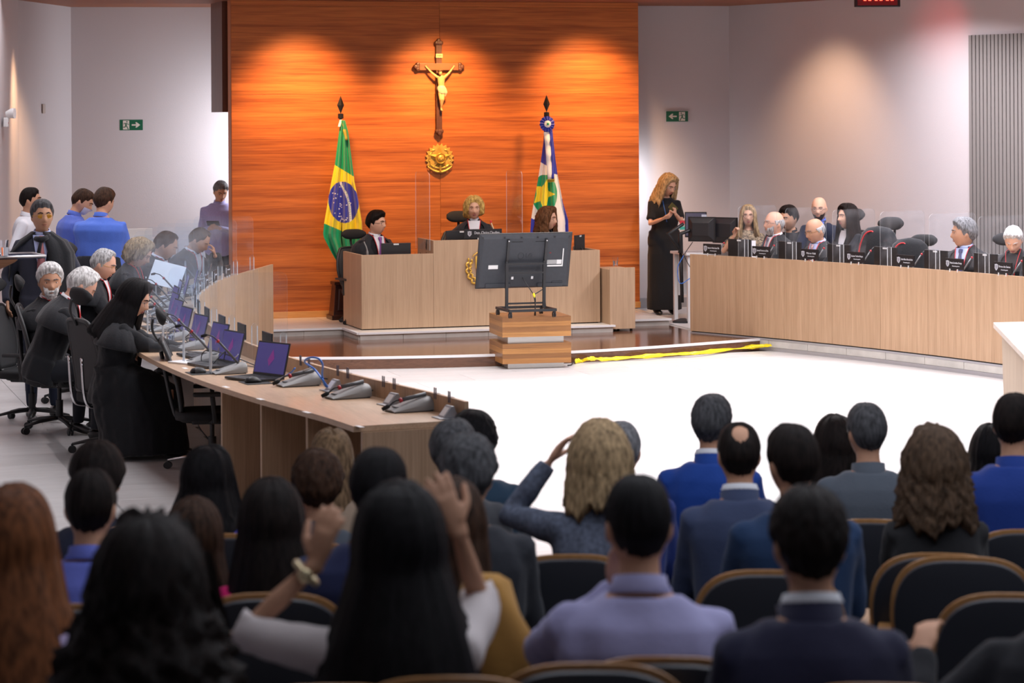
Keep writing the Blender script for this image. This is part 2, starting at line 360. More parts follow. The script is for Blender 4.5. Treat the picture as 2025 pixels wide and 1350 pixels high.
def hand(mb, w, d, pn, side, curl=.5, k=1.0, spread=.10):
    """palm, four bent fingers of their own length, and a thumb from the side of the palm. d: along the hand, pn: the way the palm faces"""
    d = unit(d); pn = unit(pn-d*(pn @ d)); x = np.cross(d, pn)*side                  # x: towards the thumb
    mb.tube([w-d*.02, w+d*.01, w+d*.05*k, w+d*.088*k], [.023, .027, .038*k, .036*k], 12, flat=.42, nrm=pn)
    for i, (o, l) in enumerate(((.027, .074), (.009, .082), (-.009, .077), (-.026, .060))):
        b = w+d*.082*k+x*o*k; u = unit(d+x*spread*(1.2-i*.85)); pts = [b-u*.018]; a = 0
        pts.append(b)
        for j, f in enumerate((.44, .31, .25)):
            a += curl*(.55, .85, .6)[j]; v = unit(u*cos(a)+pn*sin(a)); b = b+v*l*f*k; pts.append(b)
        mb.tube(pts, [.0098, .0095, .0088, .0080, .0066], 8)
    b = w+d*.028*k+x*.024*k; v = unit(d*.62+x*.75+pn*.25); p1 = b+v*.036; v2 = unit(d*.85+x*.35+pn*(.25+.5*curl)); p2 = p1+v2*.03; p3 = p2+unit(v2+pn*.3*curl)*.024
    mb.tube([b-v*.012, b, p1, p2, p3], [.013, .0135, .0115, .0100, .0076], 8)
def ik(s, t, a, b, hint):
    s = V(*s); t = V(*t); v = t-s; d = np.linalg.norm(v); m = a+b-.004
    if d > m: t = s+v*m/d; v = t-s; d = m
    u = v/d; p = (a*a-b*b+d*d)/(2*d); h = sqrt(max(1e-6, a*a-p*p)); n = np.asarray(hint, float); n = unit(n-u*(n @ u))
    return s+u*p+n*h, t
NP = [0]
BLK = lambda: mat('black_cloth', (.012, .013, .016), .85, spec=.2, sheen=.15, bump=.2, bscale=60)
def cloth(name, col, rough=.85, **k): return mat('cloth_'+name, col, rough, spec=.2, sheen=.1, bump=.15, bscale=90, **k)
PRE = {'lap': (.13, .30, -.47), 'desk': (.15, .40, -.36), 'hang': (.25, .03, -.555), 'rest': (.24, .24, -.44)}
def person(label, px, py, Z, face=0, hf=None, floor=None, pose='sit', k=1.0, fem=False, lean=4, side=0, nod=0, tilt=0, skin='tan', hair=None, hc='dark', top=None, tops='jacket', under=None, tie=None,
           trim=None, trous=None, armL='lap', armR='lap', hintL=None, hintR=None, handL=None, handR=None, glasses=None, beard=None, sleeve=1.0, wide=1.0, fat=1.0, vox=.0095, skirt=False, legs=True, mantle=None, group=None, brow=None, shrug=0, legx=.10, hood=0, nk=0, headk=1.04):
    NP[0] += 1; sd = NP[0]
    a = rad(face); dr = -FW*cos(a)+RT*sin(a); rz = atan2(-dr[0], dr[1])
    top_w = D(px, py, Z); sit = pose == 'sit'
    hz = .54 if sit else .93
    def frame(hz):
        P0 = V(0, 0, hz); la = rad(lean); U = V(sin(rad(side)), sin(la)*cos(rad(side)), cos(la)*cos(rad(side))); U = unit(U)
        Fv = unit(np.cross(U, V(1, 0, 0))); Xv = np.cross(Fv, U)
        return P0, U, Fv, Xv
    turn = 0 if hf is None else hf-face
    turn = (turn+180) % 360-180
    Rh = np.array((Matrix.Rotation(rad(turn), 3, 'Z') @ Matrix.Rotation(-rad(nod), 3, 'X') @ Matrix.Rotation(rad(tilt), 3, 'Y')))
    hairt = 0 if hair in (None, 'bald') else .014
    def headc(P0, U, Fv): N = P0+U*(.50); piv = N+U*.055+V(0, .012, 0); return N, piv, piv+Rh @ V(0, .018, .098+nk)
    P0, U, Fv, Xv = frame(hz); N, piv, hcen = headc(P0, U, Fv); htop = hcen[2]+(.117 if not fem else .112)*headk+hairt
    if floor is None: floor = top_w[2]-htop*k
    else:
        dz = (top_w[2]-floor)/k-htop; hz += dz; P0, U, Fv, Xv = frame(hz); N, piv, hcen = headc(P0, U, Fv)
    ca, sa = cos(rz), sin(rz); ht = hcen+Rh @ V(0, -.02, .1)
    off = k*V(ca*ht[0]-sa*ht[1], sa*ht[0]+ca*ht[1], 0)
    r = thing('person', label, 'person', (top_w[0]-off[0], top_w[1]-off[1], floor), rz, group); r.scale = (k, k, k)
    HM = lambda p: hcen+Rh @ (np.asarray(p)*headk)
    tab = RF if fem else RM; sw = (.142 if fem else .164)
    C = lambda t: P0+U*t+Fv*(0 if t > .1 else 0)
    def torso(mb, g, t0=-.14, t1=.6, wf=1.0):
        R = []
        for t, w, d in tab:
            if t0 <= t <= t1:
                ff = fat if t < .44 else 1+(fat-1)*.3
                R.append(ring(C(t)+(Fv*.018*(fat-1)*4 if t < .3 else 0), Xv, Fv, (w*wf)*ff+g, d*ff+g))
        mb.loft(R)
    S = [N-U*.085+Xv*sg*sw*(1+(fat-1)*.6)+U*shrug for sg in (-1, 1)]
    la_, lf_ = (.285, .255) if not fem else (.265, .235)
    arms = []
    for sg, spec, hint in ((-1, armL, hintL), (1, armR, hintR)):
        if spec is None: arms.append(None); continue
        q = PRE.get(spec, spec) if isinstance(spec, str) else spec
        tx = V(q[0]*(sg if isinstance(spec, str) else 1), q[1], q[2]); tg = N+tx
        hn = V(sg*.55, -.45, -.8) if hint is None else V(*hint)
        s = S[0 if sg < 0 else 1]; e, t = ik(s, tg, la_, lf_, hn); arms.append((s, e, t))
    def armsto(mb, g, upto=1.0, wid=1.0, seg=12):
        for ar in arms:
            if ar is None: continue
            s, e, t = ar; f = (.88 if fem else 1.0)
            A = [s+(N-U*.08-s)*.35, s, s+(e-s)*.5, e, e+(t-e)*.5, t]; rr = [.05*f, .056*f, .047*f, .041*f, .036*f, .027*f]; wm = [1, 1, 1+.12*(wid-1), 1+.45*(wid-1), 1+.75*(wid-1), wid]
            rr = [x*w_+g for x, w_ in zip(rr, wm)]
            if upto < 1:
                n = upto*5; m = int(n); A2 = A[:m+1]; r2 = rr[:m+1]
                if n > m: A2.append(A[m]+(A[m+1]-A[m])*(n-m)); r2.append(rr[m]+(rr[m+1]-rr[m])*(n-m))
                A, rr = A2, r2
            mb.tube(A, rr, seg)
    def legsto(mb, g, foot=False):
        for sg in (-1, 1):
            h = P0+V(sg*.088, .0, -.05)
            if sit: kn = V(sg*legx, .43, hz-.05); an = V(sg*legx, .40, .085)
            else: kn = V(sg*.092, .015, hz*.53); an = V(sg*.095, -.01, .08)
            mb.tube([h, h+(kn-h)*.5, kn, kn+(an-kn)*.35, an], [.088*fat+g, .073+g, .055+g, .052+g, .036+g], 12)
            if foot: mb.tube([an+V(0, -.03, -.035), an+V(0, .03, -.045), an+V(0, .10, -.055), an+V(0, .155, -.06)], [.034, .037, .034, .02], 10, flat=.8)
    # --- body: one continuous surface
    mb = MB(); torso(mb, -.014); armsto(mb, -.006)
    if legs: legsto(mb, -.012, False)
    mb.tube([N-U*.03, N+U*.02, hcen+Rh @ V(0, -.018, -.06)], [.056 if not fem else .045, .052 if not fem else .042, .050 if not fem else .041], 14)
    headgrid(mb, HM, fem)
    for sg in (-1, 1):
        E = Matrix.Rotation(rad(20*sg), 4, 'Z'); mb.ell(HM(V(sg*(.0755 if not fem else .072), -.008, -.006)), (.007, .017, .031), 10, 8, M=Matrix(Rh.tolist()).to_4x4() @ E)
    for i, (ar, hs) in enumerate(zip(arms, (handL, handR))):
        if ar is None: continue
        s, e, t = ar; sg = -1 if i == 0 else 1; hs = hs or {}
        d = V(*hs['d']) if 'd' in hs else unit(t-e); pn = V(*hs['n']) if 'n' in hs else (V(-sg*.9, .2, -.3) if abs(d[2]) > .7 else V(-sg*.3, 0, -.9))
        hand(mb, t, d, pn, -sg*hs.get('flip', 1) if False else sg*(-1)*(-1 if hs.get('flip') else 1), hs.get('curl', .5), .92 if fem else 1.0, hs.get('spread', .10))
    link('body', remesh(mb, 'body', skinmat(skin), vox, 2, .36), r)
    if legs:
        mb = MB(); legsto(mb, .008); mb.loft([ring(C(t), Xv, Fv, w*fat+.006, d*fat+.006) for t, w, d in tab[:4]])
        if not skirt: link('trousers', remesh(mb, 'trousers', cloth('trousers_'+(trous or 'dark'), {'dark': (.016, .018, .024), 'navy': (.02, .026, .05), 'black': (.008, .008, .01)}[trous or 'dark']), .016, 3, .5), r)
        for sg in (-1, 1):
            an = V(sg*legx, .40, .085) if sit else V(sg*.095, -.01, .08); mb = MB()
            mb.tube([an+V(0, -.055, -.045), an+V(0, -.02, -.03), an+V(0, .06, -.045), an+V(0, .13, -.055), an+V(0, .19, -.06)], [.03, .044, .045, .040, .018], 12, flat=.75)
            mb.build('shoe', mat('shoe_leather', (.012, .011, .012), .3), r, True)
    # --- clothes
    if top is not None:
        g = {'jacket': .017, 'shirt': .010, 'robe': .021, 'tee': .009, 'blouse': .014}[tops]
        mb = MB(); torso(mb, g, -.14, .52 if tops != 'robe' else .515, 1.0 if tops != 'jacket' else 1.04)
        if tops == 'jacket':                                          # padded shoulders
            for s in S: mb.ell(s+U*.008, (.062, .06, .05), 12, 8)
        armsto(mb, g-.004, sleeve if tops != 'robe' else .96, wide if tops != 'robe' else max(wide, 1.9))
        if skirt and sit:
            mb.loft([[V(w*(1+.05*sin(6*t+z*3))*cos(t), y+d*(1+.05*sin(5*t+1))*sin(t), z) for t in np.linspace(0, 2*pi, 36, endpoint=False)] for z, y, w, d in ((.04, .24, .29, .32), (.2, .23, .27, .31), (hz-.16, .20, .25, .31), (hz+.0, .17, .235, .29), (hz+.10, .12, .21, .22), (hz+.16, .03, .18, .15))])
        elif skirt:
            mb.loft([ring(V(0, .0, z), Xv, V(0, 1, 0), w, d) for z, w, d in ((hz+.08, .19, .14), (hz-.2, .20, .155), (hz-.6, .205, .16), (.06, .215, .18))])
        elif tops in ('jacket', 'robe') and not sit: mb.loft([ring(C(t), Xv, Fv, w+g+.012, d+g+.012) for t, w, d in ((-.26, .165, .12), (-.12, .168, .122), (0, .168, .12))])
        elif sit: mb.loft([ring(C(t)+V(0, y, 0), Xv, Fv, w*fat+g+.012, d*fat+g) for t, w, d, y in ((-.13, .17, .12, .02), (-.05, .17, .12, 0), (.05, .165, .117, 0))])
        link({'jacket': 'jacket', 'shirt': 'shirt', 'robe': 'robe', 'tee': 'tee_shirt', 'blouse': 'blouse'}[tops], remesh(mb, 'top', top, .0125, 3, .45, fold={'robe': .008, 'shirt': .006, 'blouse': .005}.get(tops, .0045), seed=sd), r)
        cg = .012 if tops != 'robe' else .02
        nr = .054 if not fem else .045                                # collar
        def collar(nm, m, r0, z0, z1, fl, gap=None):
            cb = MB(); R = []
            for zz, rr in ((z0, r0+.012+fl), (z0+.01, r0+.014+fl), ((z0+z1)/2, r0+.011), (z1, r0+.007), (z1-.002, r0+.001), (z0, r0+.004)):
                R.append([N+U*(zz-.012*cos(2*pi*j/24-pi/2))+Xv*rr*cos(2*pi*j/24)*1.08+Fv*(rr*sin(2*pi*j/24)*1.05+.004) for j in range(24)] if gap is None else [N+U*(zz-.012*cos(a-pi/2)-.012)+Xv*rr*cos(a)*1.08+Fv*(rr*sin(a)*1.05+.004) for a in np.linspace(pi/2+gap, pi*2.5-gap, 26)])
            cb.loft(R, 0, False, gap is None); cb.build(nm, m, r, True)
        if under is not None: collar('shirt_collar', under, nr-.001, .022, .049, .0)
        if tops in ('jacket', 'robe'): collar('lapel', top, nr+.005, -.06, .040, .030, .75)
        elif tops == 'shirt': collar('shirt_collar', top, nr, -.006, .038, .006)
        def chest(x, t, o):                                           # a point on the front of the clothes
            w = np.interp(t, [q[0] for q in tab], [q[1] for q in tab])*(fat if t < .44 else 1)+g; d = np.interp(t, [q[0] for q in tab], [q[2] for q in tab])*(fat if t < .44 else 1)+g
            y = d*max(0., 1-abs(x/w)**2.3)**(1/2.3)
            return C(t)+Xv*x+Fv*(y+o+(.018*(fat-1)*4 if t < .3 else 0))
        tb, tt_ = .16, .515
        def vw(t): return .070*((t-tb)/(tt_-tb))**.8
        if under is not None and tops in ('jacket', 'robe'):
            mb = MB(); n = 12
            mb.loft([[chest(vw(t)*u, t, .012+.006*ease(t, .42, .5)) for u in np.linspace(-1, 1, 9)] for t in np.linspace(tb, tt_, n)], 0, False, False); mb.build('shirt_front', under, r, True)
            if tie is not None:
                mb = MB(); mb.loft([[chest(x, t, .022+dz_+.008*ease(t, .42, .5)) for x, dz_ in ((-w, 0), (0, .006), (w, 0), (0, -.006))] for t, w in ((tb-.02, .02), (.24, .036), (.36, .028), (.45, .016), (.468, .014), (.475, .022), (.505, .026), (.51, .015))]); mb.build('tie', tie, r, True)
        if trim is not None:
            mb = MB()
            for sg in (-1, 1): mb.tube([chest(sg*(vw(t)+.004), t, .017+.006*ease(t, .42, .5)) for t in np.linspace(tb-.06 if tb > .1 else tb, tt_, 12) if t >= tb]+[N+U*.036+Xv*sg*(nr+.018)+Fv*.0, N+U*.048-Fv*(nr+.02)], .0042, 6)
            mb.build('red_piping', trim, r, True)
        if mantle is not None:                                        # gathered yoke of a robe lying over the shoulders
            mb = MB(); R = []
            for t, gx in ((.53, .012), (.50, .022), (.46, .038), (.41, .048), (.36, .052), (.325, .056), (.31, .052), (.312, .03)):
                w = np.interp(t, [q[0] for q in tab], [q[1] for q in tab])*fat; d = np.interp(t, [q[0] for q in tab], [q[2] for q in tab])*fat
                ex = .055*ease(t, .52, .40); R.append([p+V(0, 0, -.0)+unit(p-C(t))*.004*sin(j*2.3+t*9) for j, p in enumerate(openring(C(t)-U*.02*ease(t, .5, .35), Xv, Fv, w+gx+ex, d+gx, 40, rad(16+20*ease(t, .3, .5))))])
            mb.loft(R, 0, False, False); mb.build('mantle', mantle, r, True)
    # --- face
    eb = lambda x, z, o: HM(headF([math.asin(np.clip(x/(.0745*max(.2, cos(math.asin(z/.117)))), -1, 1))], [math.asin(z/.117)], fem)[0]+V(0, o, 0))
    ew = mat('eye_white', (.62, .58, .55), .3); ir = mat('iris', (.03, .018, .012), .2)
    for sg in (-1, 1):
        mb = MB(); c = eb(sg*.031, .006, -.004); mb.ell(c, (.0125, .0085, .0062), 10, 8, 0, Matrix(Rh.tolist()).to_4x4()); mb.ell(eb(sg*.031, .006, .0030), (.0058, .003, .0058), 8, 6, 1, Matrix(Rh.tolist()).to_4x4()); mb.build('eye', [ew, ir], r, True)
        mb = MB(); mb.tube([eb(sg*.013, .027, .003), eb(sg*.030, .032, .002), eb(sg*.048, .025, .001)], [.0035, .0042, .002], 6); mb.build('eyebrow', hairmat(brow or (hc if hair != 'bald' else 'brown') if hc not in ('gold', 'blonde', 'honey') else 'brown'), r, True)
    mb = MB()
    for z, rr in ((-.0545, .0042), (-.065, .0050)): mb.tube([eb(-.022, z-.003*(z < -.06)*-1, .0005), eb(-.010, z, .0022), eb(0, z-.001, .002), eb(.010, z, .0022), eb(.022, z, .0005)], [.0015, rr*.9, rr, rr*.9, .0015], 6)
    mb.build('lips', mat('lips_'+('f' if fem else skin), (.42, .13, .12) if fem else tuple(x*y for x, y in zip(SKIN[skin], (.78, .6, .6))), .45), r, True)
    # --- hair
    if hair:
        h = dict(hair) if isinstance(hair, dict) else {'style': hair}; mb = MB(); hairshell(mb, HM, fem, seed=sd, **h)
        link('hair', mesh('hair', mb, hairmat(hc), True), r)
    if beard: mb = MB(); beardshell(mb, HM, fem, **(beard if isinstance(beard, dict) else {})); link('beard', mesh('beard', mb, hairmat(beard.get('c', hc) if False else (hc if not hood else hc)), True), r)
    if glasses:
        gl = MB()
        for sg in (-1, 1):
            c = eb(sg*.031, .004, .014); gl.tube([c+Rh @ V(.0225*cos(t), -.004*abs(cos(t))*(1 if sg*cos(t) > 0 else 0), .017*sin(t)) for t in np.linspace(0, 2*pi, 17)], .0016, 5)
            gl.tube([eb(sg*.053, .008, .014), HM(V(sg*.079, .02, .008)), HM(V(sg*.079, -.012, .006))], .0016, 5)
        gl.tube([eb(-.009, .006, .014), eb(0, .009, .009), eb(.009, .006, .014)], .0016, 5)
        o = gl.build('glasses', glasses[0], r, True)
        if len(glasses) > 1:
            for sg in (-1, 1):
                lb = MB(); c = eb(sg*.031, .004, .013); lb.ell(c, (.022, .0015, .0165), 14, 8, 0, Matrix(Rh.tolist()).to_4x4()); lb.build('lens', glasses[1], o, True)
    r['_N'] = tuple(N); INFO[r.name] = dict(N=N, arms=arms, hc=hcen, Rh=Rh, HM=HM, C=C, U=U, Fv=Fv, Xv=Xv)
    return r
INFO = {}
def local(r, p): return Matrix.LocRotScale(r.location, r.rotation_euler, r.scale) @ Vector(p)
# ---------------------------------------------------------------- the setting
M_white = mat('wall_paint', (.56, .515, .53), .9, spec=.2, bump=.10, bscale=90)
M_tile = wood('tile', (.55, .54, .54), (.655, .65, .655), (.9, 7, 7), 1.3, .32, .5, rnd=.035, fine=.45)
M_grout = mat('grout', (.42, .40, .39), .9)
M_cherry = wood('cherry', (.25, .062, .017), (.55, .170, .042), (.28, 6, 9), 1.1, .38, .35, rnd=.10, fine=.45, c3=(.64, .25, .07))
M_ceil = wood('ceiling_wood', (.20, .065, .03), (.33, .12, .06), (.5, 16, 5), 1.3, .5, .3)
M_oak = wood('oak', (.37, .232, .137), (.50, .33, .21), (14, 14, .35), 1.2, .42, .35, rnd=.05, fine=.55)
M_oakt = wood('oak_top', (.46, .30, .185), (.60, .41, .27), (9, .6, 9), 1.2, .32, .45, fine=.5)
M_oakj = wood('oak_bench', (.37, .245, .155), (.48, .335, .22), (14, 14, .35), 1.2, .42, .35, rnd=.04, fine=.55)
M_dais = wood('dais_wood', (.085, .036, .020), (.15, .066, .036), (1, 9, 9), 1.4, .14, .55, fine=.5)
M_alu = mat('aluminium', (.62, .62, .64), .35, .8)
M_stone = mat('stone', (.50, .48, .45), .6, noise=.12, nscale=6)
M_black = mat('black_plastic', (.014, .014, .016), .45)
M_dark = mat('dark_gap', (.01, .01, .011), .8)
ZC = 3.93
def wallq(name, a, b, z0, z1, th, m):                                # a straight stretch of wall from a to b, thickness to its left
    a = V(*a); b = V(*b); n = V(-(b-a)[1], (b-a)[0]); n = n/np.linalg.norm(n)*th; mb = MB()
    q = [a, b, b+n, a+n]; mb.add([(p[0], p[1], z) for z in (z0, z1) for p in q], [[0, 1, 2, 3][::-1], [4, 5, 6, 7], [0, 1, 5, 4], [1, 2, 6, 5], [2, 3, 7, 6], [3, 0, 4, 7]])
    return struct(mb.build(name, m))
def slab(name, poly, z0, z1, m, mi=None):
    n = len(poly); mb = MB(); mb.add([(p[0], p[1], z) for z in (z0, z1) for p in poly], [list(range(n))[::-1], [n+i for i in range(n)]]+[[i, (i+1) % n, n+(i+1) % n, n+i] for i in range(n)])
    return mb
LW = [(3.76, 31.45), (2.94, 29.65), (2.49, 27.24), (1.62, 22), (.1, 13), (-1.5, 3), (-2, -1)]
wallq('wall_back', LW[0], (6.2, 31.15), 0, ZC+.3, .2, M_white)
for i in range(len(LW)-1): pass
mb = MB(); ins = [V(x, y, 0) for x, y in LW]; outs = [p+V(-.25, .02, 0) for p in ins]
mb.loft([[V(a[0], a[1], 0), V(a[0], a[1], ZC+.3), V(b[0], b[1], ZC+.3), V(b[0], b[1], 0)] for a, b in zip(ins, outs)]); struct(mb.build('wall_left', M_white))
wallq('wall_back_right', (9.9, 30.17), (11.86, 29.93), 0, ZC+.3, .2, M_white)
RW = [(11.86, 29.93), (12.44, 28.12), (13.9, 23.6), (15.2, 19), (16, 8), (16, -1)]
mb = MB(); mb.loft([[V(x, y, 0), V(x, y, ZC+.3), V(x+.25, y+.05, ZC+.3), V(x+.25, y+.05, 0)] for x, y in RW]); struct(mb.build('wall_right', M_white))
mb = MB(); mb.box(5.9, 10.4, 31.2, 31.4, 0, ZC); mb.box(10.3, 10.45, 30.1, 31.3, 0, ZC); struct(mb.build('wall_service', M_white))
ceil = struct(slab('ceiling', [(-2.5, -1), (16.3, -1), (16.3, 32), (-2.5, 32)], ZC, ZC+.15, None).build('ceiling', M_ceil))
# grey skirting along the side walls
for nm, pts, s in (('baseboard_left', LW[:5], 1), ('baseboard_right', RW[:3], -1)):
    mb = MB(); mb.loft([[V(x, y, .1), V(x, y, .23), V(x+.02*s, y, .23), V(x+.02*s, y, .1)] for x, y in pts]); struct(mb.build(nm, mat('grey_skirting', (.25, .25, .27), .5)))
mb = MB(); mb.box(10.46, 11.86, 29.93, 30.07, .12, .25); struct(mb.build('baseboard_back', mat('grey_skirting', None)))
# cherry wall: seven courses of two panels
ww = struct(slab('', [(5.34, 29.215), (10.38, 29.215), (10.38, 29.4), (5.34, 29.4)], .2, ZC, None).build('wall_front_wood', mat('cherry_edge', (.50, .17, .05), .5)))
pm = mesh('panel', MB().box(0, 2.5165, -.02, 0, 0, .5205), M_cherry, False, .0012)
for i in range(8):
    for j in range(2): o = link('panel', pm, ww, (5.344+j*2.519, 29.215, .21+i*.522-.0)); o.scale.z = min(1, (ZC-.003-(.21+i*.522))/.5205)
mb = MB(); mb.box(5.34, 10.38, 29.165, 29.195, .2, .275); struct(mb.build('baseboard_wood', wood('skirting_wood', (.55, .26, .08), (.68, .36, .13), (.6, 8, 8), 1.2), bevel=.004))
mb = MB(); mb.box(5.30, 5.62, 29.55, 30.3, 2.62, ZC); struct(mb.build('trim_1', wood('trim_dark', (.10, .034, .020), (.15, .055, .032), (8, 8, .6), 1.2)))
# floors
DAIS = curve([(4.5, 25.6, 0), (5.3, 25.2, 0), (6.2, 24.95, 0), (7.3, 24.83, 0), (8.3, 24.9, 0), (9.3, 25.15, 0), (10.68, 25.62, 0)], 30)
LC = curve([(3.75, 13.37, 0), (3.68, 13.95, 0), (3.49, 15.05, 0), (3.34, 16.38, 0), (3.28, 18, 0), (3.35, 19.7, 0), (3.66, 21.74, 0), (4.23, 23.91, 0), (4.74, 25.21, 0), (5.27, 26.45, 0)], 180)
RC = curve([(10.04, 26.54, 0), (10.58, 25.29, 0), (11.12, 23.7, 0), (11.53, 21.99, 0), (11.78, 20.3, 0), (11.9, 18.6, 0)], 120)
def arcs(L):
    s = [0.]
    for a, b in zip(L, L[1:]): s.append(s[-1]+np.linalg.norm(b-a))
    return np.array(s)
LS, RS = arcs(LC), arcs(RC)
def at(L, S, s):                                                      # point, direction, normal pointing to the seats
    s = min(max(s, 0), S[-1]-1e-6); i = int(np.searchsorted(S, s, 'right')-1); i = min(i, len(L)-2); t = (s-S[i])/(S[i+1]-S[i]); p = L[i]+(L[i+1]-L[i])*t
    a = unit(L[min(i+3, len(L)-1)]-L[max(i-2, 0)]); n = V(-a[1], a[0], 0)
    return p, a, n*(1 if L is LC else 1)
fl = struct(MB().box(-2, 16, -1, 32, -.12, -.012).build('floor', M_grout))
tm = mesh('tile', MB().box(0, 1.196, 0, .596, -.02, 0), M_tile, False, .002)
for i in range(10):
    for j in range(-1, 23):
        x = 1.9+i*1.2+(.6 if j % 2 else 0); y = 11.6+j*.6
        inside = y < 25.4
        xl = np.interp(y, LC[:, 1] if hasattr(LC, 'shape') else [p[1] for p in LC], [p[0] for p in LC]); xr = np.interp(-y, [-p[1] for p in RC], [p[0] for p in RC])
        if inside and x+1.2 > xl and x < xr and y > 10.9: link('tile', tm, fl, (x, y, 0))
# seating side platforms with their tile floors
def side(L, outer): return [tuple(p[:2]) for p in L]+outer
pl = struct(slab('', side(LC, [(5.3, 27.65), (5.5, 31.3), (-1.5, 31.3), (-1.5, 13.1)]), -.05, .118, None).build('floor_left_platform', M_grout))
for i in range(7):
    for j in range(-1, 31):
        x = -1.3+i*1.2-.1; y = 13.2+j*.6; m = x+.6; ym = y+.3
        if y < 13.1: continue
        xr = np.interp(ym, [p[1] for p in LC], [p[0] for p in LC]) if ym < 26.45 else 5.4
        if x+.95 < xr and x+1.2 > np.interp(ym, [-1, 3, 13, 22, 27.2, 29.6, 31.5], [-2, -1.5, .1, 1.6, 2.5, 2.9, 3.8])-.1: link('tile', tm, pl, (min(x, xr-1.21), y, .13))
pr = struct(slab('', [tuple(p[:2]) for p in RC[::-1]]+[(10.15, 27.5), (10.4, 30), (13, 30), (16, 18.6)], -.05, .118, None).build('floor_right_platform', M_grout))
tm2 = mesh('tile', MB().box(0, 1.196, 0, .596, -.02, 0), M_tile, False, .002)
for i in range(3):
    for j in range(6):
        x = 10.45+i*1.2; y = 26.5+j*.6
        if x+1.2 < 13: link('tile', tm2, pr, (x-(.25 if j < 2 and i == 0 else 0), y, .13))
da = struct(slab('', [tuple(p[:2]) for p in DAIS]+[(10.1, 26.6), (10.15, 27.5), (10.3, 29.3), (5.3, 29.3), (5.3, 27.6), (5.2, 26.4), (4.6, 25.7)], .0, .12, None).build('floor_dais', M_dais))
mb = MB(); mb.loft([[p+V(0, .045, .1235), p+V(0, -.006, .1235), p+V(0, -.006, .100), p+V(0, .045, .112)] for p in DAIS]); struct(mb.build('trim_2', mat('white_nosing', (.72, .72, .74), .4), da))
# stone step under the bench and its faced edge
st = struct(slab('', [(5.4, 27.68), (6.33, 27.68), (6.33, 26.93), (9.25, 26.93), (9.25, 27.55), (10.15, 27.55), (10.36, 29.3), (5.4, 29.3)], .12, .19, None).build('floor_step', M_grout))
def face_tiles(a, b, z0, z1, n, out, m=M_stone):
    a = V(*a, 0); b = V(*b, 0); d = (b-a)/n
    for i in range(n):
        p = a+d*i; q = p+d*.992; mb = MB(); o = V(*out, 0)*.014
        mb.loft([[p+V(0, 0, z0), p+V(0, 0, z1), q+V(0, 0, z1), q+V(0, 0, z0)], [x+o for x in (p+V(0, 0, z0), p+V(0, 0, z1), q+V(0, 0, z1), q+V(0, 0, z0))]]); mb.build('tile', m, st)
face_tiles((5.4, 27.68), (6.33, 27.68), .12, .182, 2, (0, -1)); face_tiles((6.33, 27.68), (6.33, 26.93), .12, .182, 1, (-1, 0)); face_tiles((6.33, 26.93), (9.25, 26.93), .12, .182, 6, (0, -1)); face_tiles((9.25, 27.55), (10.15, 27.55), .12, .182, 2, (0, -1))
for k, (x0, x1, y0, y1) in enumerate(((5.38, 6.31, 27.66, 29.2), (6.31, 9.27, 26.91, 29.2), (9.27, 10.17, 27.53, 29.2))):
    n = max(1, round((x1-x0)/1.0))
    for i in range(n): MB().box(x0+(x1-x0)*i/n, x0+(x1-x0)*(i+1)/n-.004, y0+.03, y1, .18, .2).build('tile', wood('step_tile', (.60, .54, .47), (.70, .64, .57), (.9, 7, 7), 1.3, .35), st)
mb = MB()
for a, b in (((5.38, 27.66), (6.31, 27.66)), ((6.31, 27.66), (6.31, 26.91)), ((6.31, 26.91), (9.27, 26.91)), ((9.27, 27.53), (10.17, 27.53))): mb.bar((a[0], a[1], .19), (b[0], b[1], .19), .035, .022)
struct(mb.build('trim_3', mat('white_nosing', None), st))
# kerb of the side platforms: stone pieces and a metal strip at the foot
for nm, L, S, sg in (('right', RC, RS, -1), ('left', LC, LS, -1)):
    par = pr if nm == 'right' else pl; s = .02
    while s < S[-1]-.1:
        e = min(s+.60, S[-1]-.02); mb = MB(); R = []
        for u in (s, (s+e)/2, e-.006):
            p, a, n = at(L, S, u); n = n*sg; R.append([p+n*.002+V(0, 0, .04), p+n*.016+V(0, 0, .04), p+n*.016+V(0, 0, .118), p+n*.002+V(0, 0, .118)])
        mb.loft(R); mb.build('tile', M_stone, par); s = e
    mb = MB(); mb2 = MB(); R = []; R2 = []
    for u in np.linspace(.01, S[-1]-.01, 40):
        p, a, n = at(L, S, u); n = n*sg
        R.append([p+n*.0, p+n*.022, p+n*.022+V(0, 0, .038), p+V(0, 0, .038)]); R2.append([p+n*.0+V(0, 0, .112), p+n*.02+V(0, 0, .112), p+n*.02+V(0, 0, .131), p+V(0, 0, .131)])
    mb.loft(R); mb.loft(R2); struct(mb.build('trim_4' if nm == 'right' else 'trim_5', mat('strip', (.42, .41, .44), .4, .5), par))
# raked floor of the public seating
mb = MB(); R = []
for y in (-1, 4, 8, 10.9, 13.1): R.append([V(-2, y, -.05), V(16, y, -.05), V(16, y, max(.004, .094*(10.9-y))), V(-2, y, max(.004, .094*(10.9-y)))])
mb.loft(R); struct(mb.build('floor_seating', mat('carpet', (.05, .05, .06), .95)))
# ---------------------------------------------------------------- furniture
Z = V(0, 0, 1)
def seatrot(n): return atan2(n[0], -n[1])+pi                          # local +Y looks from the seats to the court (-n)
def rz_of(d): return atan2(-d[0], d[1])
ACR = acrylic(); EDGE = mat('acrylic_edge', (.72, .75, .78), .15, spec=.6)
EDGE.node_tree.nodes['Principled BSDF'].inputs['Alpha'].default_value = .55
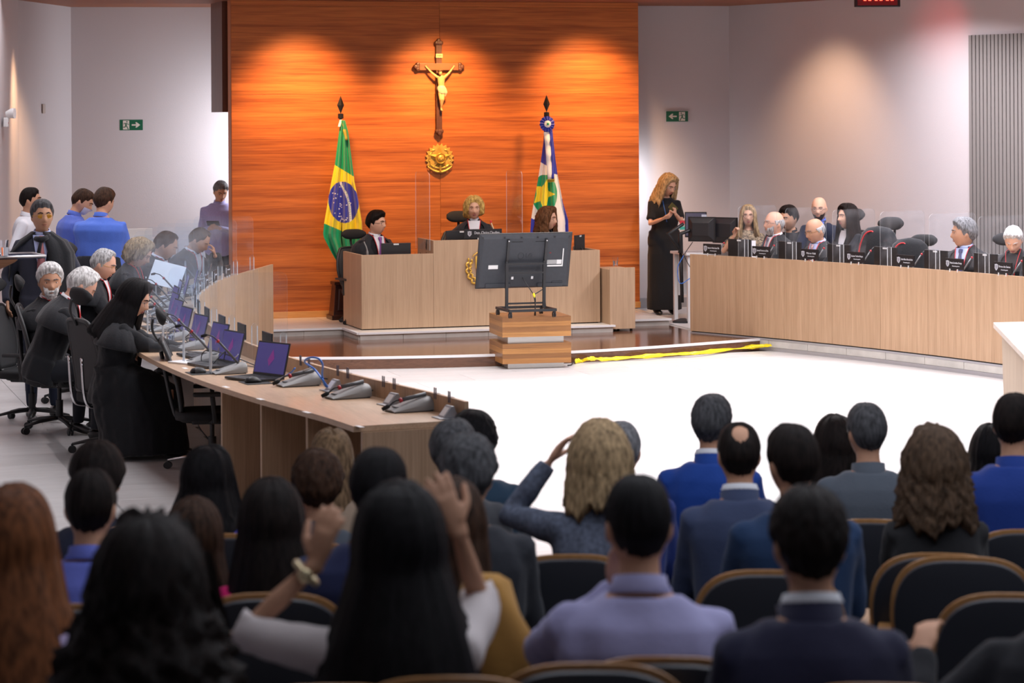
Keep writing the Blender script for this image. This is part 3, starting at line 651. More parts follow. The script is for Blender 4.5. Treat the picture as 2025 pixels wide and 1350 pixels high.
# --- the two curved benches
def bench(nm, label, L, S, sec, dvs, m_face, endcap):
    r = thing(nm, label, 'bench')
    def strip(name, s0, s1, o0, o1, z0, z1, m, n=None):
        mb = MB(); R = []; n = n or max(2, int((s1-s0)/.2))
        for u in np.linspace(s0, s1, n+1):
            p, a, nn = at(L, S, u); R.append([p+nn*o0+Z*z0, p+nn*o1+Z*z0, p+nn*o1+Z*z1, p+nn*o0+Z*z1])
        mb.loft(R); return mb.build(name, m, r)
    for a, b in zip(sec, sec[1:]): strip('front_panel', a+.0015, b-.0015, -.012, .012, .142, 1.0, m_face)
    strip('plinth', sec[0]+.02, sec[-1]-.02, .0, .012, .125, .143, M_dark)
    for a, b in zip(sec[::2], sec[2::2]+([sec[-1]] if len(sec) % 2 == 0 else [])): strip('tabletop', a+.001, b-.001, .013, .66, .868, .90, M_oakt)
    for u in dvs:
        p, a, n = at(L, S, u); mb = MB(); mb.bar(p+n*.014+Z*.498, p+n*.615+Z*.498, .028, .738); mb.build('divider', M_oak, r)
    if endcap:
        p, a, n = at(L, S, .015); MB().bar(p+n*.0+Z*.565, p+n*.585+Z*.565, .03, .87 if 0 else .525).build('x', M_oak, r) if 0 else None
        mb = MB(); mb.bar(p-a*.012+n*.013+Z*.498, p-a*.012+n*.62+Z*.498, .026, .738); mb.build('end_panel', M_oak, r)
    return r
def s_at_px(L, S, px, off=0, z=1.0):                                  # arc length where the bench edge meets an image column
    best = None
    for s in np.linspace(0, S[-1], 700):
        p, a, n = at(L, S, s); q = p+n*off; d = q-0; X = d @ RT; zz = d @ FW; x = 1012.5+FPX*X/zz
        if best is None or abs(x-px) < best[0]: best = (abs(x-px), s)
    return best[1]
LSEAT = [.25, .95, 1.65, 2.35, 3.08]+[3.85+.76*i for i in range(13)]
rsec = [0]+[s_at_px(RC, RS, x) for x in (1455, 1550, 1645, 1740, 1835, 1930)]+[6.4, 7.2, RS[-1]-.05]
bench('curved_bench', 'long pale oak bench curving along the right side, seven name signs on its rim', RC, RS, rsec, rsec[1:-1]+[.02], M_oak, True)
lsec = [.02]+[.02+.76*i for i in range(1, 18) if .02+.76*i < LS[-1]-.3]+[LS[-1]-.02]
dv = [s_at_px(LC, LS, x, .61, .6) for x in (605, 515, 437, 374)]
bench('curved_bench', 'long curved oak bench on the left, its empty near end open in bays', LC, LS, lsec, dv+[dv[-1]+.76*i for i in range(1, 12)], M_oak, True)
# --- presiding bench: two low wings and a raised middle
JY = 27.22; bx0, bx1 = 6.42, 9.20; cx0 = PY(857, 480, JY)[0]; cx1 = 15.62-cx0
r = thing('presiding_bench', 'pale oak bench with raised middle under the crucifix, gold arms on its front', 'bench', (0, JY, .2))
for a, b, h in ((bx0, cx0, .83), (cx0, cx1, .975), (cx1, bx1, .83)): MB().box(a+.001, b-.001, 0, .03, .012, h).build('front_panel', M_oakj, r, bevel=.002)
for x, y1, h in ((bx0, .9, .83), (bx1-.03, .9, .83), (cx0, .7, .975), (cx1-.03, .7, .975)): MB().box(x, x+.03, .03, y1, .012, h).build('side_panel', M_oakj, r, bevel=.002)
for a, b, h in ((bx0+.03, cx0, .73), (cx0+.03, cx1-.03, .87), (cx1, bx1-.03, .73)): MB().box(a, b, .031, .62, h-.03, h).build('tabletop', M_oakt, r, bevel=.003)
MB().box(bx0+.02, bx1-.02, .02, .85, 0, .012).build('plinth', M_dark, r)
r = thing('side_cabinet', 'narrow low oak cabinet at the right end of the presiding bench', 'cabinet', (9.225, 26.95, .12))
MB().box(0, .30, 0, .018, .03, .72).build('front_panel', M_oakj, r, bevel=.002); MB().box(0, .30, .018, .55, .03, .70).build('body', M_oakj, r, bevel=.002)
for x in (.03, .27):
    for y in (.06, .5): MB().lathe([(.016, .0), (.016, .03)], 10, (x, y, 0)).build('foot', M_black, r)
# --- wood block pedestal with the television on its stand
A = P(994, 720, .055); B = P(1129.6, 716.2, .055); C_ = P(964, 708.5, .055); ux = unit((B-A)*V(1, 1, 0)); uy = V(-ux[1], ux[0], 0); w = np.linalg.norm(B-A); dpt = abs((C_-A) @ uy)
prz = atan2(ux[1], ux[0])
pd = thing('pedestal', 'two stacked zebra-striped wood blocks with steel between, under the television', 'pedestal', (A[0], A[1], 0), prz)
tones = [((.25, .10, .028), (.46, .215, .065)), ((.15, .062, .02), (.29, .125, .04)), ((.28, .12, .033), (.50, .24, .075)), ((.17, .07, .022), (.33, .145, .046))]
for k, zb in enumerate((.055, .325)):
    for j in range(4):
        c = tones[(j+k*2) % 4]; MB().box(0, w, 0, dpt, zb+j*.0505, zb+j*.0505+.0502).build('board', wood('zebra%d' % ((j+k*2) % 4), c[0], c[1], (.4, .4, 34), 2.4, .3, .5), pd)
for z0, z1 in ((0, .056), (.256, .326)): MB().box(.07, w-.06, .07, dpt-.07, z0, z1).build('steel_band', mat('brushed_steel', (.62, .60, .57), .3, .85), pd, bevel=.003)
tvc = D(1036.5, 515, 25.62); tv = thing('television', 'large black television seen from behind on a wheeled stand', 'television', tvc, 0)
tz = Matrix.Rotation(rad(16.2), 4, 'X')                               # top leans to the seating
mt_b = mat('tv_back', (.024, .027, .035), .5, noise=.1, nscale=30)
W_, H_ = .985, .585
mb = MB()
for x0, x1, y0, y1, z0, z1 in ((-W_/2, W_/2, .0, .022, -H_/2, H_/2),): mb.box(x0, x1, y0, y1, z0, z1, 0, tz)
o = mb.build('screen_panel', M_black, tv, bevel=.004)
mb = MB(); q = [(-W_/2+.006, -H_/2+.006), (W_/2-.006, -H_/2+.006), (W_/2-.006, H_/2-.006), (-W_/2+.006, H_/2-.006)]; q2 = [(-W_/2+.03, -H_/2+.02), (W_/2-.03, -H_/2+.02), (W_/2-.05, H_/2-.05), (-W_/2+.05, H_/2-.05)]
mb.loft([[np.array(tz @ Vector((x, 0, z))) for x, z in q], [np.array(tz @ Vector((x, -.022, z))) for x, z in q2]]); mb.build('back_shell', mt_b, tv, bevel=.004)
for x0, x1, z0, z1 in ((-.40, -.13, -.275, -.23), (.15, .42, -.275, -.235), (.30, .42, -.235, -.222)): MB().box(x0, x1, -.032, -.02, z0, z1, 0, tz).build('foot_recess', mt_b, tv, bevel=.006)
for x in (-.19, .21):
    MB().box(x-.012, x+.012, -.045, -.02, -.02, .24, 0, tz).build('mount_rail', M_black, tv, bevel=.003)
    mb = MB(); mb.ell(tz @ Vector((x, -.048, .225)), .008, 8, 6); mb.build('bolt', M_alu, tv, True)
for i in range(2):
    for j in range(9): MB().box(-.15+i*.25+j*.013, -.142+i*.25+j*.013, -.0245, -.0215, .205, .213, 0, tz).build('vent_slot', M_dark, tv)
for x in (-.46, -.23, -.05, .12, .30, .46): MB().box(x-.009, x+.009, -.028, -.02, .255, .268, 0, tz).build('clip', M_black, tv, bevel=.002)
wl = mat('label_white', (.62, .62, .62), .5)
MB().box(-.38, -.28, -.026, -.021, -.075, -.035, 0, tz).build('label', wl, tv); MB().box(.34, .39, -.027, -.021, -.035, .01, 0, tz).build('label', wl, tv)
MB().box(.235, .34, -.026, -.021, -.035, .01, 0, tz).build('label', mat('label_grey', (.30, .30, .30), .5), tv); MB().box(.24, .40, -.03, -.021, -.06, -.045, 0, tz).build('port_strip', wl, tv); MB().box(.395, .405, -.03, -.021, -.06, .13, 0, tz).build('port_strip', wl, tv)
lg = MB(); lg.tube([np.array(tz @ Vector((-.045+.03*cos(t), -.0235, .06+.03*sin(t)))) for t in np.linspace(0, 2*pi, 20)], .003, 5); lg.build('embossed_ring', mt_b, tv, True)
o = text('embossed_letters', 'LG', .06, mt_b, tv, tz @ Vector((.04, -.0235, .06)), (pi/2+rad(16.2), 0, 0), .003)
text('brand_print', 'LG', .016, mat('red_print', (.5, .02, .03), .5), tv, tz @ Vector((.265, -.0235, .085)), (pi/2+rad(16.2), 0, 0))
for x in (-.12, .09): MB().box(x-.012, x+.012, -.03, -.02, -.19, -.16, 0, tz).build('socket', M_alu, tv, bevel=.002)
# stand
sx, sy, sz = tvc; tz0 = .535-sz
def L3(px, py, Zc): return D(px, py, Zc)-tvc
UL = (-.205, .19)
for x in UL: MB().bar((x, -.055, tz0+.08), (x, -.075, -.02), .028, .03).build('upright', M_black, tv, bevel=.003); MB().bar((x, -.03, tz0+.28), (x, -.075, .0), .02, .02).build('sleeve', M_black, tv, bevel=.003)
for z in (-.03, -.12): MB().bar((UL[0], -.07, z), (UL[1], -.07, z), .028, .02).build('crossbar', M_black, tv, bevel=.002)
MB().bar((UL[0], -.05, tz0+.13), (UL[1], -.05, tz0+.13), .02, .018).build('crossbar', M_black, tv, bevel=.002)
for y in (-.30, .16): MB().bar((-.255, y, tz0+.075), (.245, y, tz0+.075), .03, .026).build('base_bar', M_black, tv, bevel=.002)
for x in (-.245, .235): MB().bar((x, -.30, tz0+.075), (x, .16, tz0+.075), .03, .026).build('base_bar', M_black, tv, bevel=.002)
for x in (-.235, .225):
    for y in (-.29, .15):
        o = MB().box(x-.012, x+.012, y-.012, y+.012, tz0+.045, tz0+.065).build('caster', M_black, tv)
        wb = MB()
        for s in (-.014, .006): wb.tube([(x+s, y+.01, tz0+.027), (x+s+.009, y+.01, tz0+.027)], .027, 14)
        wb.build('wheel', M_black, o, 'auto')
yel = mat('yellow_tape', (.85, .68, .015), .4)
for pts in ([(-.03, -.03, -.17), (.03, -.06, -.27), (.075, -.08, -.345), (.09, -.09, -.40), (.10, -.02, tz0+.0)], [(.18, -.06, -.29), (.12, -.08, -.32), (.077, -.08, -.35), (.085, -.09, -.42), (.115, -.01, tz0+.0)], [(.19, -.05, -.1), (.20, -.07, -.2), (.20, -.05, -.3), (.21, -.05, tz0+.09)]):
    MB().tube(curve(pts, 20), .005, 6).build('cable', M_black, tv, True)
MB().tube([(.073, -.08, -.325), (.077, -.08, -.345), (.084, -.088, -.375)], [.008, .014, .007], 8).build('cable_tie', yel, tv, True)
# --- yellow tape over a cable along the edge of the wood dais
mb = MB(); R = []; pts = curve([P(1136, 717, .01), P(1150, 713, .02), P(1162, 709, .05), P(1176, 708.5, .045), P(1192, 710, .03), P(1232, 707, .03), P(1276, 704, .04), P(1330, 700, .035), P(1382, 697, .04), P(1450, 689, .035), P(1500, 684, .05), P(1524, 682, .07)], 72)
for i, p in enumerate(pts):
    wv = .021+.004*sin(i*.9)+.003*sin(i*2.3); p = p-V(0, .02, 0); ph = .9+.5*sin(i*.55); a = V(0, cos(ph), sin(ph))*wv; p = V(p[0], p[1], max(p[2], .004+abs(a[2]))); n_ = V(0, -sin(ph), cos(ph))*.003; R.append([p-a, p+a, p+a+n_, p-a+n_])
mb.loft(R); tag(mb.build('cable_tape', yel, None, True), 'yellow tape strip lying along the foot of the dark wood dais', 'tape')
mb = MB(); mb.tube(curve([P(1123, 722, .01), P(1130, 721, .008), P(1133, 717, .02), P(1140, 714, .012)], 12), .007, 6); tag(mb.build('cable', M_black, None, True), 'short black cable end at the left tip of the yellow tape', 'cable')
# --- flags on dark wooden stands
def flag(label, poleX, yy, pxfin, ytop, rows, colour, mats, folds, base):
    p0 = PY(pxfin, 400, yy); x0 = p0[0]; r = thing('flag', label, 'flag', (x0, yy, .2)); dk = mat('mahogany', (.035, .012, .010), .3, noise=.3, nscale=6, nstretch=(1, 1, .3)); zt = PY(pxfin, ytop, yy)[2]-.2
    mb = MB(); mb.tube([(0, .02, .3), (0, .02, zt-.02)], .014, 10); mb.build('pole', mat('pole_black', (.012, .011, .012), .35), r, True)
    mb = MB(); mb.lathe([(.016, -.03), (.034, -.025), (.034, .03), (.016, .035)], 12, (0, .02, zt)); mb.build('collar', mat('pole_black', None), r, 'auto')
    mb = MB(); mb.add([(0, .02, zt+.03), (.042, .02, zt+.13), (0, -.01, zt+.13), (-.042, .02, zt+.13), (0, .05, zt+.13), (0, .02, zt+.24)], [[0, 2, 1], [0, 3, 2], [0, 4, 3], [0, 1, 4], [5, 1, 2], [5, 2, 3], [5, 3, 4], [5, 4, 1]]); mb.build('finial', mat('pole_black', None), r)
    mb = MB(); mb.loft([[V(x*w, y*w, z) for x, y in ((-1, -1), (1, -1), (1, 1), (-1, 1))] for z, w in ((0, .155), (.05, .155), (.055, .135), (.08, .13), (.40, .10), (.405, .115), (.44, .115))]); st_ = mb.build('stand', dk, r, bevel=.003)
    mb = MB(); mb.loft([[V(x, -w_, z) for x, z, w_ in ((-.085, .11, .136), (.085, .11, .136), (.065, .36, .112), (-.065, .36, .112))], [V(x, -w_, z) for x, z, w_ in ((-.07, .13, .142), (.07, .13, .142), (.052, .34, .12), (-.052, .34, .12))]]); mb.build('inset_panel', dk, st_)
    nu, nv = 100, 270; ys = np.linspace(rows[0][0], rows[-1][0], nv+1); vs = []; fs = []; mi = []; G = np.zeros((nv+1, nu+1, 2))
    for i, y in enumerate(ys):
        xl = np.interp(y, [q[0] for q in rows], [q[1] for q in rows]); xr = np.interp(y, [q[0] for q in rows], [q[2] for q in rows])
        for j in range(nu+1):
            u = j/nu; px = xl+(xr-xl)*u; G[i, j] = (px, y); amp = .010+.030*min(1, (i/nv)*1.6); d = amp*(sin(u*folds+.6)+.45*sin(u*folds*2.1+1+i*.01))-.03
            q = PY(px, y, yy+d); vs.append(q-V(x0, yy, .2))
    for i in range(nv):
        for j in range(nu): a = i*(nu+1)+j; fs.append([a+nu+1, a+nu+2, a+1, a]); mi.append(colour(*((G[i, j]+G[i+1, j+1])/2)))
    mb = MB(); mb.v = [tuple(v) for v in vs]; mb.f = fs; mb.m = mi
    o = mb.build('cloth', mats, r, True); m = o.modifiers.new('s', 'SOLIDIFY'); m.thickness = .003; m.offset = 1
    return r, x0, zt
silk = lambda n, c: mat('silk_'+n, c, .38, spec=.5, sheen=.3)
SG, SY, SB, SW_ = silk('green', (.0, .35, .15)), silk('yellow', (.94, .76, .02)), silk('blue', (.025, .04, .44)), silk('white', (.86, .85, .86))
STARS = [(640+x/10.39, 330+y/10.39) for x, y in ((333, 410), (190, 535), (237, 548), (277, 560), (250, 638), (213, 655), (213, 735), (352, 605), (555, 742), (473, 785), (342, 760), (365, 780), (342, 800), (365, 832), (318, 858), (230, 950), (332, 955), (318, 1015), (355, 1015), (375, 1047), (397, 1077), (360, 1077), (343, 1107), (430, 1092), (465, 1085), (480, 1047))]
def c_br(x, y):
    if ((x-679.3-.06*(y-400))/29.6)**2+((y-399.8)/41)**2 < 1:
        bx = np.interp(y, [362, 384, 407, 436], [673.4, 685.2, 691, 693.2])
        if abs(x-bx) < 2.4: return 3
        if any((x-a)**2+(y-b)**2 < 1.5 for a, b in STARS): return 3
        return 2
    if y < 326+(x-662)*.61 or y > 441.6+(x-641)*.43: return 0
    return 1
r, fx, fz = flag('green and yellow national flag with a starry blue disc on a pole', 0, 28.82, 675.5, 230, [(238, 673.5, 682), (260, 670.5, 688), (325, 662, 696.5), (360, 655, 701), (400, 648, 709), (441, 641, 715.6), (462, 639, 716), (470, 640.5, 714), (500, 656, 708), (520, 668, 703), (541, 683, 694)], c_br, [SG, SY, SB, SW_], 17, 0)
mb = MB(); mb.tube(curve([(-.0, -.02, fz-.05), (.03, -.035, fz-.16), (.052, -.045, fz-.28)], 10), [.004]*5+[.02]*(len(curve([(0, 0, 0), (1, 0, 0), (2, 0, 0)], 10))-5), 8); mb.build('tassel', mat('gold_cord', (.42, .33, .05), .5), r, True)
MB().bar((-.035, -.05, fz-.12), (-.005, -.02, fz-.04), .03, .006).build('tie_ribbon', SW_, r)
for i, ch in enumerate('ORDEM E PROGRESSO'):
    y = 366+i*4.1
    if ch != ' ':
        q = PY(np.interp(y, [362, 384, 407, 436], [673.4, 685.2, 691, 693.2]), y, 28.73); text('letter', ch, .026, SG, r, (q[0]-fx, -.10, q[2]-.2), (pi/2, rad(62), 0))
star = [(1020+x/4.5, 180+y/4.5) for x, y in ((283, 778), (286, 885), (350, 918), (287, 945), (272, 1040), (238, 1040), (222, 978), (163, 997), (185, 920), (180, 848), (235, 850))]
def inpoly(x, y, q):
    c = False
    for (a, b), (d, e) in zip(q, q[1:]+q[:1]):
        if (b > y) != (e > y) and x < (d-a)*(y-b)/(e-b)+a: c = not c
    return c
def c_mt(x, y):
    X, Y = (x-1020)*4.5, (y-180)*4.5
    if inpoly(x, y, star): return 1
    if ((X-255)/112)**2+((Y-915)/172)**2 < 1 and (X > 285 or Y > 745): return 0
    if X < 300: return 2 if (Y < 632+(X-222)*.6 or Y > 1128+(X-135)*.5) else 3
    if Y < 738+(X-345)*.2: return 2
    return 3 if X < np.interp(Y, [740, 900, 1130, 1260], [385, 402, 438, 440]) else 2
r, fx, fz = flag('blue and white state flag with a yellow star and a blue rosette on top', 0, 28.82, 1083, 227, [(252, 1076, 1092), (278, 1075, 1094.5), (315, 1070, 1098.5), (345, 1065.5, 1102.5), (400, 1055.5, 1113), (435, 1050, 1123.5), (460, 1048.5, 1124.5), (490, 1050, 1122), (540, 1062, 1112)], c_mt, [SG, SY, SB, SW_], 15, 0)
cq = PY(1081.8, 245, 28.67); cz = cq[2]-.2; cx = cq[0]-fx
mb = MB(); R = []
for rr, yy in ((.012, -.17), (.05, -.165), (.092, -.155)): R.append([V(cx+rr*cos(t), yy+.012*sin(t*14)*(rr/.09), cz+rr*sin(t)) for t in np.linspace(0, 2*pi, 84, endpoint=False)])
mb.loft(R, 0, False); o = mb.build('rosette', SB, r, True)
mb = MB(); R = []
for rr, yy in ((.008, -.185), (.042, -.175)): R.append([V(cx+rr*cos(t), yy+.006*sin(t*12)*(rr/.04), cz+rr*sin(t)) for t in np.linspace(0, 2*pi, 60, endpoint=False)])
mb.loft(R, 0, False); mb.build('rosette_center', SW_, o, True); mb = MB(); mb.ell((cx, -.188, cz), (.015, .008, .015), 10, 8); mb.build('button', SG, o, True)
for nm, pts, m in (('white_ribbon', [(248, 365, 300, 362), (262, 470, 308, 470), (272, 600, 318, 600), (285, 784, 322, 780)], SW_), ('blue_ribbon', [(298, 360, 324, 355), (308, 470, 330, 470), (318, 600, 336, 600), (322, 782, 343, 780)], SB), ('gold_fringe', [(284, 784, 345, 780), (285, 812, 345, 808)], mat('gold_cord', None))):
    mb = MB(); R = []
    ii = [np.interp(np.linspace(0, 1, 24), np.linspace(0, 1, len(pts)), [q[k] for q in pts]) for k in range(4)]
    for k in range(24):
        a = PY(1020+ii[0][k]/4.5, 180+ii[1][k]/4.5, 28.67+.01*sin(k*.8)); b = PY(1020+ii[2][k]/4.5, 180+ii[3][k]/4.5, 28.67+.01*sin(k*.8+1)); a = a-V(fx, 28.82, .2); b = b-V(fx, 28.82, .2); R.append([a, b, b+V(0, .006, 0), a+V(0, .006, 0)])
    mb.loft(R); mb.build(nm, m, r, True)
# --- crucifix on the wood wall
cq = PY(867, 132, 29.17); cr = thing('crucifix', 'dark wooden crucifix with a pale carved figure, high on the wood wall', 'crucifix', (cq[0], 29.17, cq[2])); u = 29.6/5000   # metres per pixel there
cw = mat('cross_wood', (.10, .035, .018), .45, noise=.3, nscale=5, nstretch=(3, 3, .6)); cw2 = mat('cross_wood_light', (.24, .085, .03), .45, noise=.25, nscale=5, nstretch=(.6, 3, 3))
MB().box(-6*u, 6*u, -.03, 0, -130*u, 48*u).build('upright_beam', cw, cr, bevel=.004); MB().box(-42*u, 42*u, -.034, 0, -7*u, 7*u).build('cross_beam', cw2, cr, bevel=.004)
for x, z, dirs in ((0, 48, ((0, 1), (1, 0), (-1, 0))), (0, -130, ((0, -1), (1, 0), (-1, 0))), (-44, 0, ((-1, 0), (0, 1), (0, -1))), (44, 0, ((1, 0), (0, 1), (0, -1)))):
    mb = MB()
    for a, b in ((0, 0),)+dirs: mb.lathe([(4.6*u, 0), (4.6*u, .03), (3.4*u, .042), (1.0*u, .046)], 14, (0, 0, 0)); n = len(mb.v); k = 14*4; mb.v[n-k:] = [((x+a*4.4)*u+p[0], -p[2], (z+b*4.4)*u+p[1]) for p in mb.v[n-k:]]
    mb.build('trefoil_end', cw, cr, 'auto')
MB().box(-7*u, 7*u, -.045, -.03, 18*u, 26*u).build('plaque', mat('plaque_cream', (.75, .58, .25), .5), cr, bevel=.003)
text('plaque_letters', 'INRI', 5.8*u, cw, cr, (0, -.047, 22*u), (pi/2, 0, 0))
mb = MB(); cv = lambda x, y, d=-.07: V((x-867)*u, d, (132-y)*u)
mb.loft([[cv(869+dx, y, -.075)+V(w*u*cos(t), .55*w*u*sin(t), 0) for t in np.linspace(0, 2*pi, 14, endpoint=False)] for y, w, dx in ((188, 5, 1), (180, 7.2, 1), (172, 6.2, .5), (165, 7, 0), (157, 8, 0), (152, 7.5, 0), (149, 3.5, -.5))])
for pts, rr in (([cv(861, 153), cv(850, 144, -.06), cv(838.5, 131.5, -.045)], [3.2*u, 2.4*u, 1.6*u]), ([cv(876, 153), cv(886, 145, -.06), cv(897.5, 131.5, -.045)], [3.2*u, 2.4*u, 1.6*u]), ([cv(866, 182), cv(866.5, 198, -.10), cv(870, 216, -.06), cv(871, 222, -.08)], [4.2*u, 3.2*u, 2*u, 1.8*u]), ([cv(873, 182), cv(871.5, 198, -.10), cv(869, 215, -.065), cv(869, 221, -.085)], [4.2*u, 3.2*u, 2*u, 1.8*u])): mb.tube(curve(pts, 12) if 0 else pts, rr, 10)
for x in (838.5, 897.5): mb.ell(cv(x, 131, -.045), 2.2*u, 8, 6)
mb.ell(cv(866.5, 144, -.095), (3.7*u, 4*u, 5*u), 12, 10); mb.tube([cv(868, 151, -.08), cv(867, 146, -.09)], 2.2*u, 8)
link('figure', remesh(mb, 'figure', mat('carved_ivory', (.50, .33, .13), .5, noise=.12, nscale=20), .006, 2, 1), cr)
mb = MB(); mb.ell(cv(866.2, 141.5, -.092), (4.2*u, 4.4*u, 3.4*u), 12, 8); mb.ell(cv(866, 148.5, -.098), (2.4*u, 2.6*u, 2.8*u), 8, 6); mb.build('hair', mat('cross_hair', (.10, .05, .025), .6), cr, True)
mb = MB(); mb.tube([cv(866+4.4*cos(t), 140-1.2*sin(t), -.092-4.6*u*sin(t)) for t in np.linspace(0, 2*pi, 16)], 1.0*u, 6); mb.build('thorn_crown', mat('thorns', (.20, .12, .04), .7), cr, True)
mb = MB(); mb.loft([[cv(869.5+dx, y, -.080)+V((w+.5*sin(5*t+y))*u*cos(t), .7*w*u*sin(t), 0) for t in np.linspace(0, 2*pi, 20, endpoint=False)] for y, w, dx in ((170, 6.5, 0), (174, 8.6, 0), (179, 9, .5), (184, 8, 1), (187, 6.5, 1.5))]); mb.tube([cv(876, 176, -.09), cv(879, 184, -.085), cv(877, 192, -.07)], [3*u, 3.2*u, 2*u], 8); link('loincloth', remesh(mb, 'loincloth', mat('carved_white', (.55, .46, .30), .55), .006, 1, 1), cr)
# --- gilded arms on the wall and on the bench
GOLD = mat('gilt', (.80, .50, .10), .38, .55, noise=.15, nscale=12); GOLD2 = mat('gilt_dark', (.55, .32, .05), .4, .6)
def flat(mb, poly, y0, y1): mb.prism(poly, y0, y1)
cq = PY(869, 315, 29.19); e = thing('coat_of_arms', 'round gilded coat of arms with a star, under the crucifix', 'emblem', (cq[0], 29.19, cq[2]))
mb = MB(); mb.prism([((.180 if i % 2 else .150)*cos(pi*i/20+pi/2), (.180 if i % 2 else .150)*sin(pi*i/20+pi/2)+.012) for i in range(40)], -.016, 0); mb.build('sunburst', GOLD, e, bevel=.002)
mb = MB(); st5 = [((.15 if i % 2 == 0 else .062)*sin(pi*i/5), (.15 if i % 2 == 0 else .062)*cos(pi*i/5)+.012) for i in range(10)]; mb.add([(x, -.026, z) for x, z in st5]+[(0, -.075, .012)], [[i, (i+1) % 10, 10] for i in range(10)]); mb.build('star', GOLD, e)
mb = MB(); mb.tube([(.058*cos(t), -.062, .012+.058*sin(t)) for t in np.linspace(0, 2*pi, 33)], .009, 8); mb.build('ring', GOLD2, e, True)
mb = MB(); mb.ell((0, -.055, .012), (.047, .03, .047), 16, 10); mb.build('globe', GOLD, e, True)
for x, z in ((0, .02), (0, -.018), (-.018, .0), (.018, .0), (.01, -.008)): mb = MB(); mb.ell((x, -.085, .012+z), .006, 8, 6); mb.build('globe_star', GOLD, e, True)
for sg in (-1, 1):
    for i in range(11):
        t = rad(-78+i*13); c = V(sg*.128*cos(t), -.020, .128*sin(t)+.01); mb = MB(); mb.ell((0, 0, 0), (.011, .008, .026), 8, 6, 0, Matrix.Rotation(-(sg*(t)) if sg > 0 else t, 4, 'Y') @ Matrix.Rotation(sg*.5*(1 if i % 2 else -1), 4, 'Y')); mb.v = [tuple(np.array(p)+c) for p in mb.v]; mb.build('leaf', GOLD2 if i % 3 == 0 else GOLD, e, True)
for j, (z, w) in enumerate(((-.105, .115), (-.15, .15))):
    mb = MB(); mb.loft([[V(x, -.03-.008*cos(x*20), z+.9*x*x/.3+dz) for dz in (-.012, .012)]+[V(x, -.022, z+.9*x*x/.3+dz) for dz in (.012, -.012)] for x in np.linspace(-w, w, 20)]); mb.build('scroll', GOLD, e, True)
MB().box(-.012, .012, -.05, -.02, -.15, -.06).build('sword_hilt', GOLD2, e, bevel=.004)
cq = PY(957, 527, JY); e = thing('coat_of_arms', 'gilded shield in a leafy wreath on the bench front, half behind the television', 'emblem', (cq[0], JY-.002, cq[2]))
mb = MB(); mb.prism([(x*.105, z*.13) for x, z in ((-1, .9), (-.4, 1.0), (0, .85), (.4, 1.0), (1, .9), (.95, -.1), (.6, -.7), (0, -1.1), (-.6, -.7), (-.95, -.1))], -.02, 0); mb.build('shield', GOLD, e, bevel=.004)
mb = MB(); mb.prism([(x*.08, z*.10) for x, z in ((-1, .85), (1, .85), (.9, -.2), (0, -1), (-.9, -.2))], -.028, -.018); mb.build('shield_field', GOLD2, e, bevel=.003)
mb = MB(); mb.tube([(.17*cos(t), -.02, .16*sin(t)+.02) for t in np.linspace(rad(35), rad(145), 20)], [.008+.012*sin(pi*i/19) for i in range(20)], 8, flat=.5); mb.build('arched_crest', GOLD, e, True)
for sg in (-1, 1):
    for ring_, R0, nn in ((0, .165, 13), (1, .205, 11)):
        for i in range(nn):
            t = rad(-75+i*(112/nn)); c = V(sg*R0*cos(t), -.018, R0*sin(t)-.015); mb = MB(); mb.ell((0, 0, 0), (.013, .009, .027), 8, 6, 0, Matrix.Rotation(-sg*(t+(.7 if i % 2 else -.5)), 4, 'Y')); mb.v = [tuple(np.array(p)+c) for p in mb.v]; mb.build('leaf', GOLD if i % 2 else GOLD2, e, True)
# --- exit signs
def exitsign(label, px, py, y, flip):
    c = PY(px, py, y); r = thing('exit_sign', label, 'sign', (c[0], y, c[2]), -.122); g = mat('sign_green', (.0, .10, .045), .45); w = mat('sign_cream', (.66, .60, .54), .5); fr = mat('sign_frame', (.52, .49, .51), .5)
    MB().box(-.158, .158, -.012, 0, -.080, .080).build('frame', fr, r, bevel=.003); MB().box(-.142, .142, -.016, -.01, -.066, .066).build('green_face', g, r)
    f = -1 if flip else 1
    MB().box(min(f*-.102, f*-.024), max(f*-.102, f*-.024), -.018, -.015, -.056, .056).build('door_symbol', w, r)
    mb = MB(); cc = lambda x, z: V(x, -.0185, z)
    for a, b, t in (((-.063, .022), (-.066, -.006), .016), ((-.066, -.004), (-.074, -.026), .012), ((-.074, -.026), (-.100, -.027), .010), ((-.060, -.006), (-.036, -.054), .011), ((-.066, .022), (-.088, .020), .008), ((-.060, .020), (-.028, .004), .008), ((-.086, .021), (-.092, .008), .007)): mb.bar((f*a[0], -.0185, a[1]), (f*b[0], -.0185, b[1]), .002, t) if 0 else mb.tube([cc(f*a[0], a[1]), cc(f*b[0], b[1])], t/2, 6, flat=.25, nrm=(0, 1, 0))
    mb.ell((f*-.053, -.0185, .040), (.0085, .002, .0085), 10, 6); mb.build('running_figure', g, r)
    mb = MB(); mb.prism([(f*x, z) for x, z in ((.005, .009), (.062, .009), (.050, .032), (.066, .034), (.110, 0), (.066, -.034), (.050, -.032), (.062, -.009), (.005, -.009))], -.018, -.015); mb.build('arrow', w, r)
exitsign('green exit sign with an arrow pointing right, on the wall left of the cherry panels', 259.5, 247, 31.375, False)
exitsign('green exit sign with an arrow pointing left, above the standing woman', 1338.5, 230, 30.012, True)
